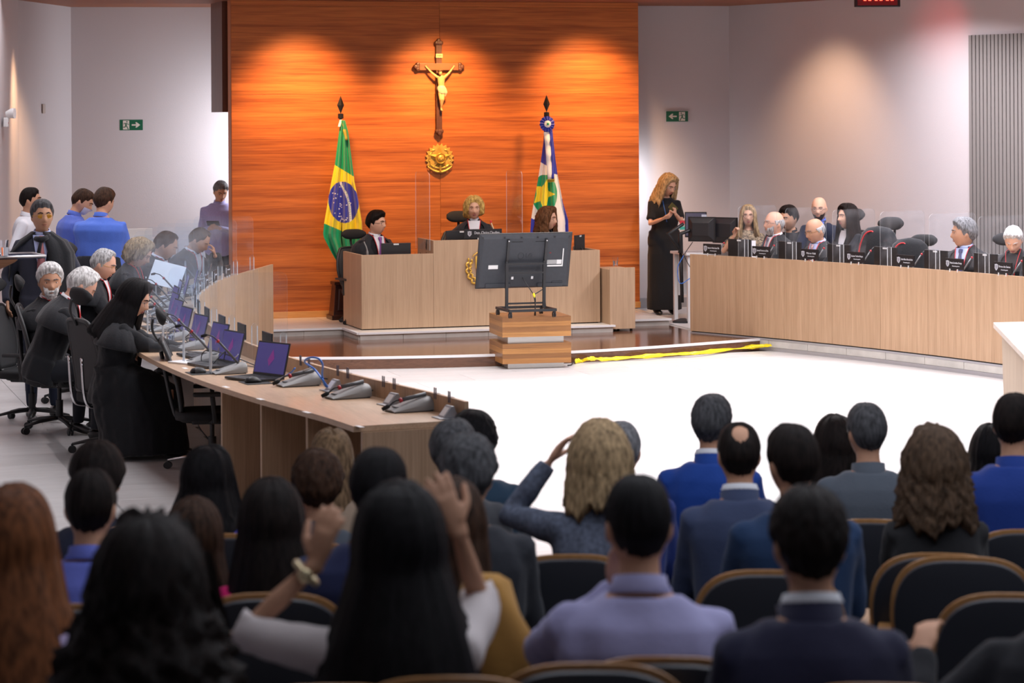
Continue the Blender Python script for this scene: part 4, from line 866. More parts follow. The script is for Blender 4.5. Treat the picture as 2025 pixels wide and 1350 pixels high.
# --- acoustic slat panel on the right wall
def onwall(px, py, off=0):
    for (x0, y0), (x1, y1) in zip(RW, RW[1:]):
        r_ = ray(px, py); dx, dy = x1-x0, y1-y0; det = r_[0]*dy-r_[1]*dx; t = (x0*dy-y0*dx)/det; q = V(0, 0, CH)+r_*t
        if min(y0, y1)-1e-6 <= q[1] <= max(y0, y1)+1e-6: return q, unit(V(dx, dy, 0))
q, dq = onwall(1920, 70); nw = V(dq[1], -dq[0], 0); nw = nw if nw[0] < 0 else -nw
r = thing('acoustic_panel', 'tall grey ribbed acoustic panel on the right wall', 'panel', (q[0], q[1], 0)); pg = mat('acoustic_grey', (.20, .182, .175), .8); hgt = q[2]
mb = MB(); a0 = nw*.005; 
mb.loft([[a0+Z*.9, a0+Z*hgt, a0+nw*.03+Z*hgt, a0+nw*.03+Z*.9], [a0+dq*2.6+Z*.9, a0+dq*2.6+Z*hgt, a0+dq*2.6+nw*.03+Z*hgt, a0+dq*2.6+nw*.03+Z*.9]]); mb.build('backing', mat('acoustic_dark', (.08, .075, .072), .9), r)
mb = MB()
for i in range(44): b = a0+dq*(.012+i*.0585)+nw*.03; mb.bar(b+dq*.022+nw*.008+Z*.9, b+dq*.022+nw*.008+Z*hgt, .044, .016, up=tuple(nw))
o = mb.build('slat', pg, r); o['kind'] = 'stuff'
# --- wall fittings
def leftwall(px, py):
    for (x0, y0), (x1, y1) in zip(LW, LW[1:]):
        r_ = ray(px, py); dx, dy = x1-x0, y1-y0; det = r_[0]*dy-r_[1]*dx; t = (x0*dy-y0*dx)/det; q = V(0, 0, CH)+r_*t
        if min(y0, y1)-1e-6 <= q[1] <= max(y0, y1)+1e-6: return q
q = leftwall(4, 238); r = thing('emergency_light', 'white twin lamp emergency light at the left edge of the wall', 'lamp', q+V(.02, 0, 0), rad(-8)); wp = mat('white_plastic', (.75, .74, .74), .4)
MB().box(0, .05, -.14, .14, -.07, .03).build('housing', wp, r, bevel=.01)
for y in (-.09, .09): mb = MB(); mb.tube([(.03, y, .06), (.09, y-.01, .075), (.115, y-.015, .075)], [.035, .055, .058], 14); mb.build('lamp_head', wp, r, 'auto')
MB().box(.05, .053, -.1, -.085, -.04, -.02).build('indicator', mat('red_print', None), r)
q = leftwall(85, 215); tag(MB().box(0, .012, -.06, .06, -.055, .055).build('wall_plate', mat('plate_beige', (.45, .38, .34), .5), None, bevel=.004, loc=q+V(.005, 0, 0), rz=rad(-20)), 'small beige blank plate high on the left wall', 'wall plate')
# hanging clock sign
c = D(1735, -19, 25.5); r = thing('led_display', 'black led clock display with red digits at the top of the room', 'display', c, -TH-.05); W2 = .23
MB().box(-W2, W2, 0, .07, -.17, .14).build('case', mat('display_black', (.02, .006, .008), .3), r, bevel=.008); MB().box(-W2+.03, W2-.03, -.004, .002, -.15, .12).build('face', mat('display_red', (.16, .004, .008), .25), r)
ledm = mat('led_red', (1, .04, .02), emit=9)
for g_ in range(3):
    for d_ in range(2):
        x = -.125+g_*.112+d_*.048
        for sx_, sz_, w2, h2 in ((0, -.10, .026, .007), (0, -.045, .026, .007), (0, .01, .026, .007), (-.017, -.072, .007, .04), (.017, -.072, .007, .04), (-.017, -.018, .007, .04), (.017, -.018, .007, .04)): MB().box(x+sx_-w2/2, x+sx_+w2/2, -.008, -.003, sz_-h2/2, sz_+h2/2).build('digit_segment', ledm, r)
for x in (-.15, .15): MB().box(x-.01, x+.01, .02, .04, .14, ZC-c[2]).build('hanger', M_black, r)
# ceiling downlights
for i, px in enumerate((265, 580, 885, 1195, 1480)):
    c = P(px, -1, 3.875); r = thing('downlight', ['ceiling downlight over the left white wall', 'leftmost ceiling downlight grazing the cherry wall', 'ceiling downlight above the crucifix', 'rightmost ceiling downlight grazing the cherry wall', 'ceiling downlight over the right white wall'][i], 'lamp', c, 0, 'ceiling downlights')
    MB().lathe([(.085, ZC-c[2]), (.085, .0), (.07, .0), (.065, .03)], 18, caps=False).build('ring', mat('downlight_ring', (.55, .5, .45), .4), r, 'auto')
    mb = MB(); mb.ell((0, 0, .02), (.062, .062, .018), 14, 6); mb.build('lamp', mat('downlight_lamp', (1, .72, .38), emit=14), r, True)
# ---------------------------------------------------------------- chairs
def star_base(r, col, rad_=.31, zb=0, turn=0):
    for i in range(5):
        a = 2*pi*i/5+turn; d = V(cos(a), sin(a), 0); mb = MB(); mb.tube([d*.03+Z*.115, d*rad_*.6+Z*.10, d*rad_+Z*.072], [.026, .022, .016], 8, flat=.7); lg_ = mb.build('base_leg', col, r, True)
        mb = MB(); p = d*rad_+Z*.03; s_ = V(-d[1], d[0], 0)
        for k in (-.019, .007): mb.tube([p+s_*k, p+s_*(k+.012)], .03, 14)
        mb.tube([p+Z*.005, p+Z*.045], .009, 8); mb.build('caster', M_black, lg_, 'auto')
def office_chair(label, loc, rz, style=0, group=None, recl=6, head=True, swivel=0):
    r = thing('office_chair', label, 'chair', loc, rz, group); pl_ = mat('chair_plastic', (.022, .022, .024), .45); fb = mat('chair_fabric', (.016, .016, .018), .9, bump=.3, bscale=150); me_ = mat('chair_mesh', (.028, .028, .031), .7, bump=.4, bscale=260); ch = mat('chrome', (.72, .72, .74), .12, 1)
    star_base(r, ch if style == 2 else pl_, turn=.3+swivel)
    mb = MB(); mb.tube([(0, 0, .10), (0, 0, .27)], .028, 12); mb.tube([(0, 0, .27), (0, 0, .40)], .016, 12); mb.build('gas_column', pl_, r, 'auto')
    mb = MB(); mb.box(-.12, .12, -.14, .12, .385, .43); mb.build('mechanism', pl_, r, bevel=.015)
    mb = MB(); mb.loft([[V(x*w, -.01+y*.245, z-.02*max(0, y-.5)*2) for x, y in [(cos(t)*abs(cos(t))**-.35 if abs(cos(t)) > 1e-3 else 0, sin(t)*abs(sin(t))**-.35 if abs(sin(t)) > 1e-3 else 0) for t in np.linspace(0, 2*pi, 28, endpoint=False)]] for z, w in ((.425, .22), (.435, .245), (.475, .25), (.495, .235), (.50, .16))]); mb.build('seat', fb, r, True)
    ba = rad(recl); bk = lambda x, t, o=0: V(x, -.20-sin(ba)*t-o*cos(ba)-.025*sin(min(1, t/.6)*pi)*-1+.10*x*x*4*.3, .50+cos(ba)*t)
    out = [(.0, .16), (.08, .20), (.25, .235), (.42, .225), (.55, .185), (.60, .13)]
    mb = MB(); R = []
    for t, w in [(float(t), float(np.interp(t, [q[0] for q in out], [q[1] for q in out]))) for t in np.linspace(0, .6, 13)]: R.append([bk(x, t, 0) for x in np.linspace(-w, w, 11)]+[bk(x, t, .022) for x in np.linspace(w, -w, 11)])
    mb.loft(R); mb.build('backrest', me_, r, True)
    pts = [bk(w, t, .011) for t, w in out]+[bk(-w, t, .011) for t, w in out[::-1]]; mb = MB(); mb.tube(curve(pts+[pts[0]], 60), .017, 8); mb.build('back_frame', pl_, r, True)
    if style == 1:                                                     # chrome hoop up the back
        for s in (-.11, .11): mb = MB(); mb.tube(curve([(s, -.0, .40), (s, -.20, .39), (s, -.285, .46), (s, -.27-sin(ba)*.3, .80)], 16), .012, 8); mb.build('chrome_hoop', ch, r, True)
    else: mb = MB(); mb.tube(curve([(0, -.05, .40), (0, -.22, .42), (0, -.275, .55), bk(0, .5, .05)], 16), [.045]*5+[.03]*(len(curve([(0, 0, 0)]*2+[(1, 1, 1)]*2, 16))-5), 8, flat=.5); mb.build('spine', pl_, r, True)
    if head:
        mb = MB(); mb.tube(curve([bk(0, .56, .03), bk(0, .68, .055), bk(0, .78, .03)], 10), .016, 8, flat=.6); mb.build('headrest_arm', pl_, r, True)
        mb = MB(); R = []
        for x in np.linspace(-.15, .15, 11): h = .075*(1-(x/.17)**4); R.append([bk(x, .80+h*cos(t), -.025+.026*sin(t)+.9*x*x*-1) for t in np.linspace(0, 2*pi, 12, endpoint=False)])
        mb.loft(R); mb.build('headrest', fb, r, True)
    for s in (-1, 1):
        mb = MB(); mb.bar((s*.27, .02, .42), (s*.275, .0, .64), .05, .03, up=(0, 1, 0)); mb.bar((s*.12, .0, .41), (s*.28, .02, .43), .05, .03); o = mb.build('armrest_post', pl_, r, bevel=.008); MB().box(s*.28-.045, s*.28+.045, -.13, .14, .64, .672).build('arm_pad', pl_, o, bevel=.012)
    return r
def at_floor(px, py, z=.13): p = P(px, py, z); return (p[0], p[1], z)
def imgdir(a): a = rad(a); return -FW*cos(a)+RT*sin(a)
ch_left = {}
c0 = office_chair('empty ergonomic chair with silver base, nearest chair to the open desk bays', at_floor(420, 926), rz_of(imgdir(97)), 2, recl=13, swivel=.5); c0.scale.z = .83
def chair_like(label, loc, rz, src): return dup(src, loc, rz, label)
c1 = office_chair('mesh chair with a chrome hoop under the long haired woman in a robe', at_floor(228, 893), rz_of(imgdir(124)), 1, recl=8, swivel=.2); c1.scale.z = .89
c2 = office_chair('black mesh chair in profile under the white haired man bending forward', at_floor(118, 852), rz_of(imgdir(98)), 0, recl=10); c2.scale.z = .90
# public seating: plywood shells with dark pads
def aud_chair(label, px, top, Zc, rz=0, first=[None]):
    Zc = .735/((top-225)/5000-.0893)
    p = D(px, top, Zc); fl_ = max(.004, .094*(10.9-p[1])); hh = p[2]-fl_
    if first[0] is None:
        r = thing('auditorium_chair', label, 'chair', (p[0], p[1], fl_), rz, 'auditorium chairs'); pad = mat('pad_dark', (.020, .022, .030), .48, spec=.6, bump=.1, bscale=200); ply = wood('plywood', (.36, .17, .06), (.48, .25, .10), (3, 3, .8), 2, .3, .5); ve = mat('chair_metal', (.03, .03, .033), .4)
        def shape(w, z0, z1, y0, y1, name, m, bev, lean=.14):
            poly = [(-w*.86, z0), (w*.86, z0)]+[(w*math.copysign(abs(cos(t))**.62, cos(t)), z1-.26+.26*abs(sin(t))**.75) for t in np.linspace(0, pi, 25)]
            mb = MB(); mb.prism(poly, y0, y1); mb.v = [(x, y-lean*(z-.45)+.22*x*x*-1*-1, z) for x, y, z in mb.v]; return mb.build(name, m, r, 'auto', bev)
        shape(.238, .36, .885, -.055, -.018, 'rear_pad', pad, .014); shape(.252, .34, .90, -.018, -.004, 'plywood_shell', ply, .003); shape(.232, .44, .87, -.004, .05, 'front_pad', pad, .016)
        mb = MB(); mb.loft([[V(x*.235, .08+y*.20, z) for x, y in ((-1, -1), (1, -1), (1, 1), (-1, 1))] for z in (.36, .46)]); mb.build('seat', pad, r, bevel=.03)
        for s in (-.27, .27): MB().box(s-.025, s+.025, -.05, .24, .56, .60).build('armrest', ply, r, bevel=.01); MB().box(s-.018, s+.018, .0, .10, .0, .56).build('side_post', ve, r, bevel=.006)
        first[0] = r; r['_h'] = .90
    else: r = dup(first[0], (p[0], p[1], fl_), rz, label)
    r.scale.z = min(1.12, max(.85, hh/.90)); return r
rzA = rz_of(FW*1.0)
for lab, px, top, Zc, dr in (('empty dark chair at the right edge behind the brown haired woman, widest in view', 1905, 1092, 6.95, -.30), ('dark chair at the right edge beside the black sleeve, plywood rim showing', 2010, 1163, 6.0, -.3),
        ('dark chair rim peeking in at the left bottom corner', 18, 1256, 5.2, .25), ('chair back under the red brown hair, behind the blue shirted young man', 92, 1060, 7.7, .2), ('chair top directly behind the young man in blue shirt', 140, 1183, 6.3, .15),
        ('chair behind the woman with streaked hair, left of the white blouse', 492, 1236, 5.45, .12), ('chair rim behind the woman in a royal blue jacket', 445, 1048, 8.0, .1), ('chair rim left of the woman in royal blue', 322, 1050, 8.1, .1), ('chair rim behind the woman in pink', 535, 1162, 6.35, .1),
        ('chair rim behind the man in a grey suit near the bench bays', 632, 1068, 7.9, .05), ('chair top at the bottom edge under the long black hair', 650, 1338, 4.6, .1), ('dark chair behind the blonde woman in grey', 1128, 1088, 7.25, -.05), ('chair back behind the lavender shirt, left of two', 1168, 1296, 4.85, -.05),
        ('chair back behind the lavender shirt, right of two', 1318, 1284, 5.0, -.1), ('chair back right of the lavender shirt, behind the blue jacket', 1520, 1118, 6.75, -.15), ('chair rims behind the man in grey suit', 1722, 1020, 8.4, -.2), ('chair top at the bottom edge under the navy jacket', 1740, 1336, 4.6, -.2), ('chair top at right edge behind the blue suit', 2035, 1042, 8.2, -.25),
        ('second plywood chair rim just left of the widest empty chair', 1862, 1086, 7.25, -.32), ('dark chair behind the long black hair, low at the bottom edge', 885, 1322, 4.75, .05)):
    aud_chair(lab, px, top, Zc, rzA+dr*.55)
# ---------------------------------------------------------------- things on the benches
TT = .90
def place(L, S, s, off, z=TT): p, a, n = at(L, S, s); q = p+n*off; return (q[0], q[1], z), rz_of(-n)
mic_g = mat('mic_grey', (.21, .205, .20), .45); mic_d = mat('mic_dark', (.085, .085, .09), .4); red_r = mat('red_ring', (.40, .02, .03), .4)
def mic(label, loc, rz, up, first={}):
    if up in first: return dup(first[up], loc, rz, label)
    r = thing('desk_microphone', label, 'microphone', loc, rz); r.scale = (.9, .9, .9) if up else (1.04, 1.04, 1.04); mb = MB(); R = []      # +Y is the low... the unit rises towards +Y
    for y, h, w in ((-.13, .012, .078), (-.10, .022, .082), (-.03, .045, .084), (.05, .068, .080), (.10, .078, .074), (.112, .070, .072)): R.append([V(x*w, y, z) for x, z in ((-1, .006), (1, .006), (1, h*.55), (.82, h*.85), (.5, h), (-.5, h), (-.82, h*.85), (-1, h*.55))])
    mb.loft(R); mb.build('housing', mic_g, r, 'auto'); MB().box(-.076, .076, -.12, .10, 0, .008).build('foot_plate', M_black, r)
    MB().box(-.03, .03, -.10, -.07, .024, .030).build('button', mic_d, r, bevel=.003)
    mb = MB()
    if up: mb.tube([(0, .07, .06), (0, -.03, .175), (0, -.085, .235)], .0085, 8); e = V(0, -.085, .235); t = V(0, -.17, .285); t2 = V(0, -.215, .275)
    else: mb.tube([(0, .09, .088), (0, -.055, .062)], .0115, 8); e = V(0, -.055, .062); t = V(0, -.125, .034); t2 = V(0, -.165, .018)
    mb.build('arm', mic_d, r, True); mb = MB(); mb.tube([e+unit(e-t)*.004, e+unit(t-e)*.012], .013, 10); mb.build('red_ring', red_r, r, True)
    mb = MB(); mb.tube(curve([e, (e+t)/2+Z*.012, t], 8), .005, 6); mb.build('gooseneck', M_black, r, True); mb = MB(); mb.tube([t, t+unit(t2-t)*.012, t+unit(t2-t)*.045], [.009, .0125, .010], 10); mb.build('foam_tip', mat('foam', (.01, .01, .011), .95), r, True)
    first[up] = r; return r
lap_s = mat('screen_purple', (.06, .05, .22), .25, emit=.30); lap_k = mat('laptop_dark', (.018, .018, .021), .4); keym = mat('keys', (.006, .006, .007), .6)
def laptop(label, loc, rz, first=[None]):
    if first[0]: return dup(first[0], loc, rz, label)
    r = thing('laptop', label, 'laptop', loc, rz)                       # screen at +Y side, seen from -Y
    MB().box(-.165, .165, -.23, 0, .004, .020).build('base', lap_k, r, bevel=.004)
    for j in range(5):
        for i in range(12): pass
    mb = MB()
    for j in range(5):
        for i in range(13): mb.box(-.15+i*.0232, -.131+i*.0232, -.125+j*.022, -.108+j*.022, .0195, .0215)
    o = mb.build('keys', keym, r); o['kind'] = 'stuff'
    MB().box(-.05, .05, -.215, -.145, .0195, .0205).build('touchpad', keym, r)
    M_ = Matrix.Translation((0, -.004, .018)) @ Matrix.Rotation(rad(-14), 4, 'X')
    MB().box(-.165, .165, -.004, .004, 0, .218, 0, M_).build('lid', lap_k, r, bevel=.003); MB().box(-.155, .155, -.0055, -.0035, .016, .208, 0, M_).build('screen', lap_s, r)
    mb = MB(); mb.add([np.array(M_ @ Vector(p)) for p in ((-.01, -.007, .06), (.035, -.007, .11), (.01, -.007, .17), (-.03, -.007, .10))], [[0, 1, 2, 3]]); mb.add([np.array(M_ @ Vector(p)) for p in ((-.01, -.0065, .06), (.035, -.0065, .11), (.01, -.0065, .17), (-.03, -.0065, .10))], [[3, 2, 1, 0]]); mb.build('screen_emblem', mat('screen_magenta', (.20, .03, .22), .3, emit=.3), r)
    first[0] = r; return r
def mouse(label, loc, rz, first=[None]):
    if first[0]: return dup(first[0], loc, rz, label)
    r = thing('computer_mouse', label, 'mouse', loc, rz); mb = MB()
    mb.loft([[V(.032*w*cos(t), y, .004+h*max(0, sin(t))) if sin(t) > -.01 else V(.032*w*cos(t), y, .004) for t in np.linspace(0, 2*pi, 16, endpoint=False)] for y, w, h in ((-.052, .45, .012), (-.042, .85, .026), (-.01, 1.02, .036), (.025, .95, .030), (.046, .75, .018), (.052, .4, .010))]); mb.build('shell', M_black, r, True)
    MB().box(-.004, .004, .012, .034, .028, .036).build('wheel', mic_d, r, bevel=.002); first[0] = r; return r
def mousepad(label, loc, rz): return tag(MB().box(-.10, .10, -.085, .085, 0, .004).build('mouse_pad', keym, None, bevel=.001, loc=loc, rz=rz), label, 'mouse pad')
glass_m = mat('glass', (.95, .97, 1), .03, trans=1, spec=.5); glass_m.node_tree.nodes['Principled BSDF'].inputs['IOR'].default_value = 1.2
def glass(label, loc, h=.10):
    r = thing('water_glass', label, 'glass', loc); mb = MB(); mb.lathe([(.026, 0), (.033, h), (.030, h), (.024, .012), (.0, .012)], 18, caps=False); mb.lathe([(.0, 0), (.026, 0)], 18, caps=False); mb.build('tumbler', glass_m, r, 'auto')
    mb = MB(); mb.lathe([(.0, .013), (.0235, .013), (.029, h*.6), (.0, h*.6)], 18, caps=False); mb.build('water', mat('water', (.93, .96, 1), .02, trans=1), r, 'auto'); return r
def outlet(label, loc, rz, first=[None]):
    if first[0]: return dup(first[0], loc, rz, label)
    r = thing('desk_outlet', label, 'outlet', loc, rz); al = mat('outlet_alu', (.36, .36, .38), .35, .6)
    MB().box(-.062, .062, -.075, .075, 0, .006).build('plate', al, r, bevel=.002); mb = MB(); mb.loft([[V(x, y, z) for y, z in ((-.045, .006), (.045, .006), (.02, .068), (.004, .068))] for x in (-.045, .045)]); mb.build('housing', al, r, bevel=.002)
    mb = MB(); n_ = V(0, -.062, -.049); mb.loft([[V(x, -.045+(.049)*t-.002, .006+.062*t) for t in (.15, .85)]+[V(x, -.045+.049*t+.001, .006+.062*t) for t in (.85, .15)] for x in (-.034, .034)]); mb.build('socket_plate', mat('white_plastic', (.75, .74, .74), .4), r); first[0] = r; return r
def plateM(): return mat('sign_black', (.010, .009, .011), .35)
def shieldmark(r, x, y, z, s, rot=0):
    mb = MB(); q = [(0, 1.15), (.35, .95), (.85, 1.0), (.75, .35), (.85, -.25), (.45, -.8), (0, -1.15), (-.45, -.8), (-.85, -.25), (-.75, .35), (-.85, 1.0), (-.35, .95)]; mb.prism([(x+a*s, z+b*s*1.0) for a, b in q], y-.001, y+.0005); o = mb.build('crest', mat('crest_grey', (.42, .42, .46), .5), r)
    mb = MB(); mb.prism([(x+a*s*.5, z+b*s*.55) for a, b in q], y-.002, y); mb.build('crest_center', mat('crest_dark', (.16, .16, .19), .5), r)
    mb = MB()
    for k in (-.25, .25): mb.box(x+k*s-.0012, x+k*s+.0012, y-.003, y, z-.4*s, z+.4*s)
    mb.build('crest_columns', mat('crest_grey', None), r); return o
def nameplate(label, loc, rz, l1, l2, w=.27, h=.112, s1=.028, title=True, blank=False):
    r = thing('name_sign', label, 'sign', loc, rz, None); MB().box(-w/2, w/2, -.006, .006, .012, .012+h).build('plate', plateM(), r, bevel=.002); tw = mat('sign_white', (.62, .62, .66), .5)
    if not blank:
        shieldmark(r, -w*.36, -.0075, .012+h*.52, h*.26)
        o = text('lettering', l1, s1, tw, r, (w*.10, -.0078, .012+h*.60), (pi/2, 0, 0)); bw = o.dimensions.x if o.dimensions.x else max(v.co.x for v in o.data.vertices)*2
        mx = max(v.co.x for v in o.data.vertices)-min(v.co.x for v in o.data.vertices)
        if mx > w*.66: o.scale.x = w*.66/mx
        if l2: text('lettering', l2, s1*.58, tw, r, (w*.10, -.0078, .012+h*.32), (pi/2, 0, 0))
    for x in (-.06, .055): MB().box(x-.006, x+.006, -.0135, -.0125+.007, -.012, .02).build('clip', EDGE if False else mat('clip_clear', (.62, .62, .62), .2), r, bevel=.001)
    return r
def monitor_low(label, loc, rz, w=.34, h=.22, first={}):
    k = (w, h)
    if k in first: return dup(first[k], loc, rz, label)
    r = thing('monitor', label, 'monitor', loc, rz); mb = MB(); MB().box(-w/2, w/2, -.012, .012, .06, .06+h).build('panel', M_black, r, bevel=.004); MB().box(-.03, .03, -.0155, -.011, .06+h-.022, .06+h-.006).build('sticker', mat('label_white', None), r)
    MB().box(-.025, .025, -.0, .03, .008, .14).build('neck', M_black, r, bevel=.004); MB().box(-.10, .10, -.06, .10, 0, .010).build('foot', M_black, r, bevel=.003); MB().box(-w/2+.012, w/2-.012, .0115, .0135, .075, .05+h).build('screen', mat('screen_blue', (.10, .12, .20), .3, emit=.5), r); first[k] = r; return r
def divider_panel(label, a, b, z0, z1, group=None):
    """clear sheet standing between two seats, top corners rounded, with a clear foot fin"""
    a = V(*a); b = V(*b); d = unit(b-a); w = np.linalg.norm(b-a); r = thing('acrylic_divider', label, 'divider', (a[0], a[1], z0), atan2(d[1], d[0]), group); h = z1-z0; rr = .05
    poly = [(0, 0), (w, 0)]+[(w-rr+rr*cos(t), h-rr+rr*sin(t)) for t in np.linspace(0, pi/2, 5)]+[(rr+rr*cos(t), h-rr+rr*sin(t)) for t in np.linspace(pi/2, pi, 5)]
    mb = MB(); n = len(poly); mb.prism(poly, -.002, .002); mb.m = [0, 0]+[1]*n; mb.build('sheet', [ACR, EDGE], r); return r
def fin(label, p, rz, h=.21, group=None):
    r = thing('acrylic_fin', label, 'bracket', p, rz, group); poly = [(-.020, 0), (.020, 0)]+[(.020*cos(t), h-.02+.02*sin(t)) for t in np.linspace(0, pi, 9)]
    mb = MB(); mb.prism(poly, -.003, .003); mb.m = [0, 0]+[1]*(len(mb.f)-2); mb.build('sheet', [ACR, EDGE], r)
    for x in (-.02, .02): MB().box(x-.003, x+.003, -.004, .004, 0, h-.02).build('edge_strip', EDGE, r)
    return r
def cable(label, pts, m=None, rr=.004, n=40): mb = MB(); mb.tube(curve(pts, n), rr, 6); return tag(mb.build('cable', m or M_black, None, True), label, 'cable')
# left bench, near empty seats
ords = ['nearest the aisle', 'second from the near end', 'third from the near end']
def loc_px(px, py, z=TT): p = P(px, py, z); return (p[0], p[1], z)
def near_n(p):
    i = int(np.argmin([np.linalg.norm((q-V(p[0], p[1], 0))) for q in LC])); return at(LC, LS, LS[i])[2]
for (px, py), lab in zip(((812, 812), (690, 786), (592, 762)), ords):
    q = loc_px(px, py); mic('grey desk microphone folded flat at the empty seat '+lab, q, rz_of(-near_n(q))-.0, False)
for (px, py), lab in zip(((886, 826), (776, 800), (661, 772)), ords): q = loc_px(px, py); outlet('tilted silver power outlet behind the folded microphone '+lab, q, rz_of(-near_n(q)))
for (px, py), lab in zip(((455, 738), (402, 716)), ('beside the open purple laptop', 'in front of the long haired woman')): q = loc_px(px, py); mic('grey desk microphone with raised arm '+lab, q, rz_of(-near_n(q)), True)
q = loc_px(532, 748); laptop('open laptop with purple screen, nearest on the left bench', q, rz_of(-near_n(q))+.35)
q = loc_px(506, 757); mousepad('dark mouse pad by the nearest purple laptop', q, rz_of(-near_n(q))); q2 = loc_px(500, 756, TT+.004); mouse('black mouse on the pad by the nearest laptop', q2, rz_of(-near_n(q)))
q = loc_px(452, 722); laptop('second laptop on the left bench, dark screen behind the water glass', q, rz_of(-near_n(q))+.2); q = loc_px(398, 738); mousepad('mouse pad at the bench edge by the woman in robe', q, rz_of(-near_n(q))); mouse('black mouse at the bench edge by the woman in robe', loc_px(392, 737, TT+.004), rz_of(-near_n(q)))
glass('water glass between two raised microphones on the left bench', loc_px(424, 716))
wlab = mat('label_bright', (.86, .86, .86), .5)
for (px, py), lab in zip(((366, 728), (447, 765), (515, 789), (607, 815), (711, 843)), ('farthest', 'fourth', 'third', 'second', 'nearest')): q = loc_px(px, py); tag(MB().box(-.045, .045, -.014, .014, 0, .0012).build('paper_label', wlab, None, loc=q, rz=rz_of(near_n(q))), lab+' white paper label along the seat edge of the left bench', 'label')
# per-seat things further along the left bench
sA = s_at_px(LC, LS, 560); DIV = []
ordinal = ['first', 'second', 'third', 'fourth', 'fifth', 'sixth', 'seventh', 'eighth', 'ninth', 'tenth', 'eleventh', 'twelfth', 'thirteenth', 'fourteenth']
for k in range(13):
    s = sA+.78*k
    if s > LS[-1]-.05: break
    p, a, n = at(LC, LS, s); divider_panel(ordinal[k]+' clear acrylic divider from the near end of the left bench', p+n*.60, p-n*.02, TT, 1.55, 'acrylic dividers on the left bench')
    fin(ordinal[k]+' clear acrylic fin on the rim of the left bench', p+a*.03+Z*1.0, rz_of(a), .15, 'acrylic fins on the left bench')
    fin(ordinal[k]+' clear acrylic foot fin on the left bench top', p+n*.5+Z*TT, rz_of(n), .24, 'acrylic foot fins on the left bench')
for k in range(11):
    s = sA+.39+.78*k
    if s > LS[-1]-.2: break
    o_ = ordinal[k]
    if k >= 1: l, z = place(LC, LS, s, .20); laptop(o_+' laptop from the near end, behind the acrylic on the left bench', l, z+.15); 
    if k >= 2: l, z = place(LC, LS, s-.22, .28); mic(o_+' raised microphone along the left bench', l, z, True)
    l, z = place(LC, LS, s+.05, .0, 1.0); nameplate(o_+' black name sign from the near end on the left bench rim', (l[0], l[1], 1.0), z+pi, '', '', .26, .105, blank=True) if k < 3 else nameplate(o_+' black name sign from the near end on the left bench rim', (l[0], l[1], 1.0), z+pi, 'Desembargador', '', .26, .105, .02)
    if k % 2 == 0 and k: l, z = place(LC, LS, s+.25, .35); glass(o_+' seat water glass on the left bench', l)
    l, z = place(LC, LS, s+.3, .12); g = np.random.RandomState(k); p, a, n = at(LC, LS, s+.1)
    for c_ in range(3):
        pts = [p+n*(.10+.3*g.rand())+a*(.6*g.rand()-.3)+Z*(TT+.006+(.10*g.rand() if i in (1, 2) else 0)) for i in range(5)]
        cable(('white' if c_ == 2 else 'black')+' cable loop %s at the %s seat of the left bench' % (('near the rim', 'in the middle', 'by the laptop')[c_], o_), pts, mat('cable_white', (.65, .65, .66), .4) if c_ == 2 else None, .004, 30)
blue = mat('cable_blue', (.03, .17, .62), .4)
cable('blue network cable arching over the left bench beside the folded microphones', [P(548, 752, TT+.01), P(562, 745, TT+.02), P(575, 737, TT+.05), P(583, 728, TT+.09)], blue, .006)
cable('long blue network cable looping up behind the third folded microphone', [P(668, 768, TT+.01), P(645, 764, TT+.02), P(637, 742, TT+.10), P(638, 722, TT+.18), P(630, 709, TT+.22), P(612, 707, TT+.22), P(603, 716, TT+.18), P(622, 730, TT+.12), P(636, 748, TT+.08), P(650, 768, TT+.01)], blue, .0065, 60)
cable('grey cable end sticking out over the bench beside the nearest laptop', [P(545, 752, TT+.01), P(570, 742, TT+.05), P(600, 733, TT+.09), P(617, 727, TT+.11)], mat('cable_grey', (.45, .45, .46), .4), .006)
for (px, py), lab in zip(((812, 812), (690, 786), (592, 762)), ords): 
    q = V(*loc_px(px, py)); n = near_n(q); cable('black lead running from the folded microphone '+lab, [q-n*.11+Z*.03, q-n*.17+Z*.035, q-n*.23+Z*.02-at(LC, LS, 1)[1]*.05, q-n*.20+Z*.004-at(LC, LS, 1)[1]*.1], None, .005, 16)
clipm = mat('clip_clear', (.62, .62, .62), .2)
for i, px in enumerate((595, 612, 668, 688, 758, 781, 862, 890)):
    s = s_at_px(LC, LS, px); p, a, n = at(LC, LS, s); r = thing('rim_clip', 'pair of rim clips on the near left bench, %s from the end' % ordinal[7-i], 'clip', p+Z*1.0, rz_of(-n), 'rim clips on the near left bench')
    for x in (-.012, .012): MB().box(x-.004, x+.004, -.016, -.011, -.03, .035).build('prong', mat('clip_dark', (.10, .09, .12), .3), r); MB().box(x-.004, x+.004, -.012, .012, .0, .003).build('hook', clipm, r)
q = V(*loc_px(386, 716)); 
r = tag(MB().box(-.11, .11, -.15, .15, 0, .012).build('papers', mat('paper', (.78, .78, .80), .7), None, bevel=.002, loc=loc_px(384, 718), rz=.5), 'stack of white papers under the hands of the woman in robe', 'papers')
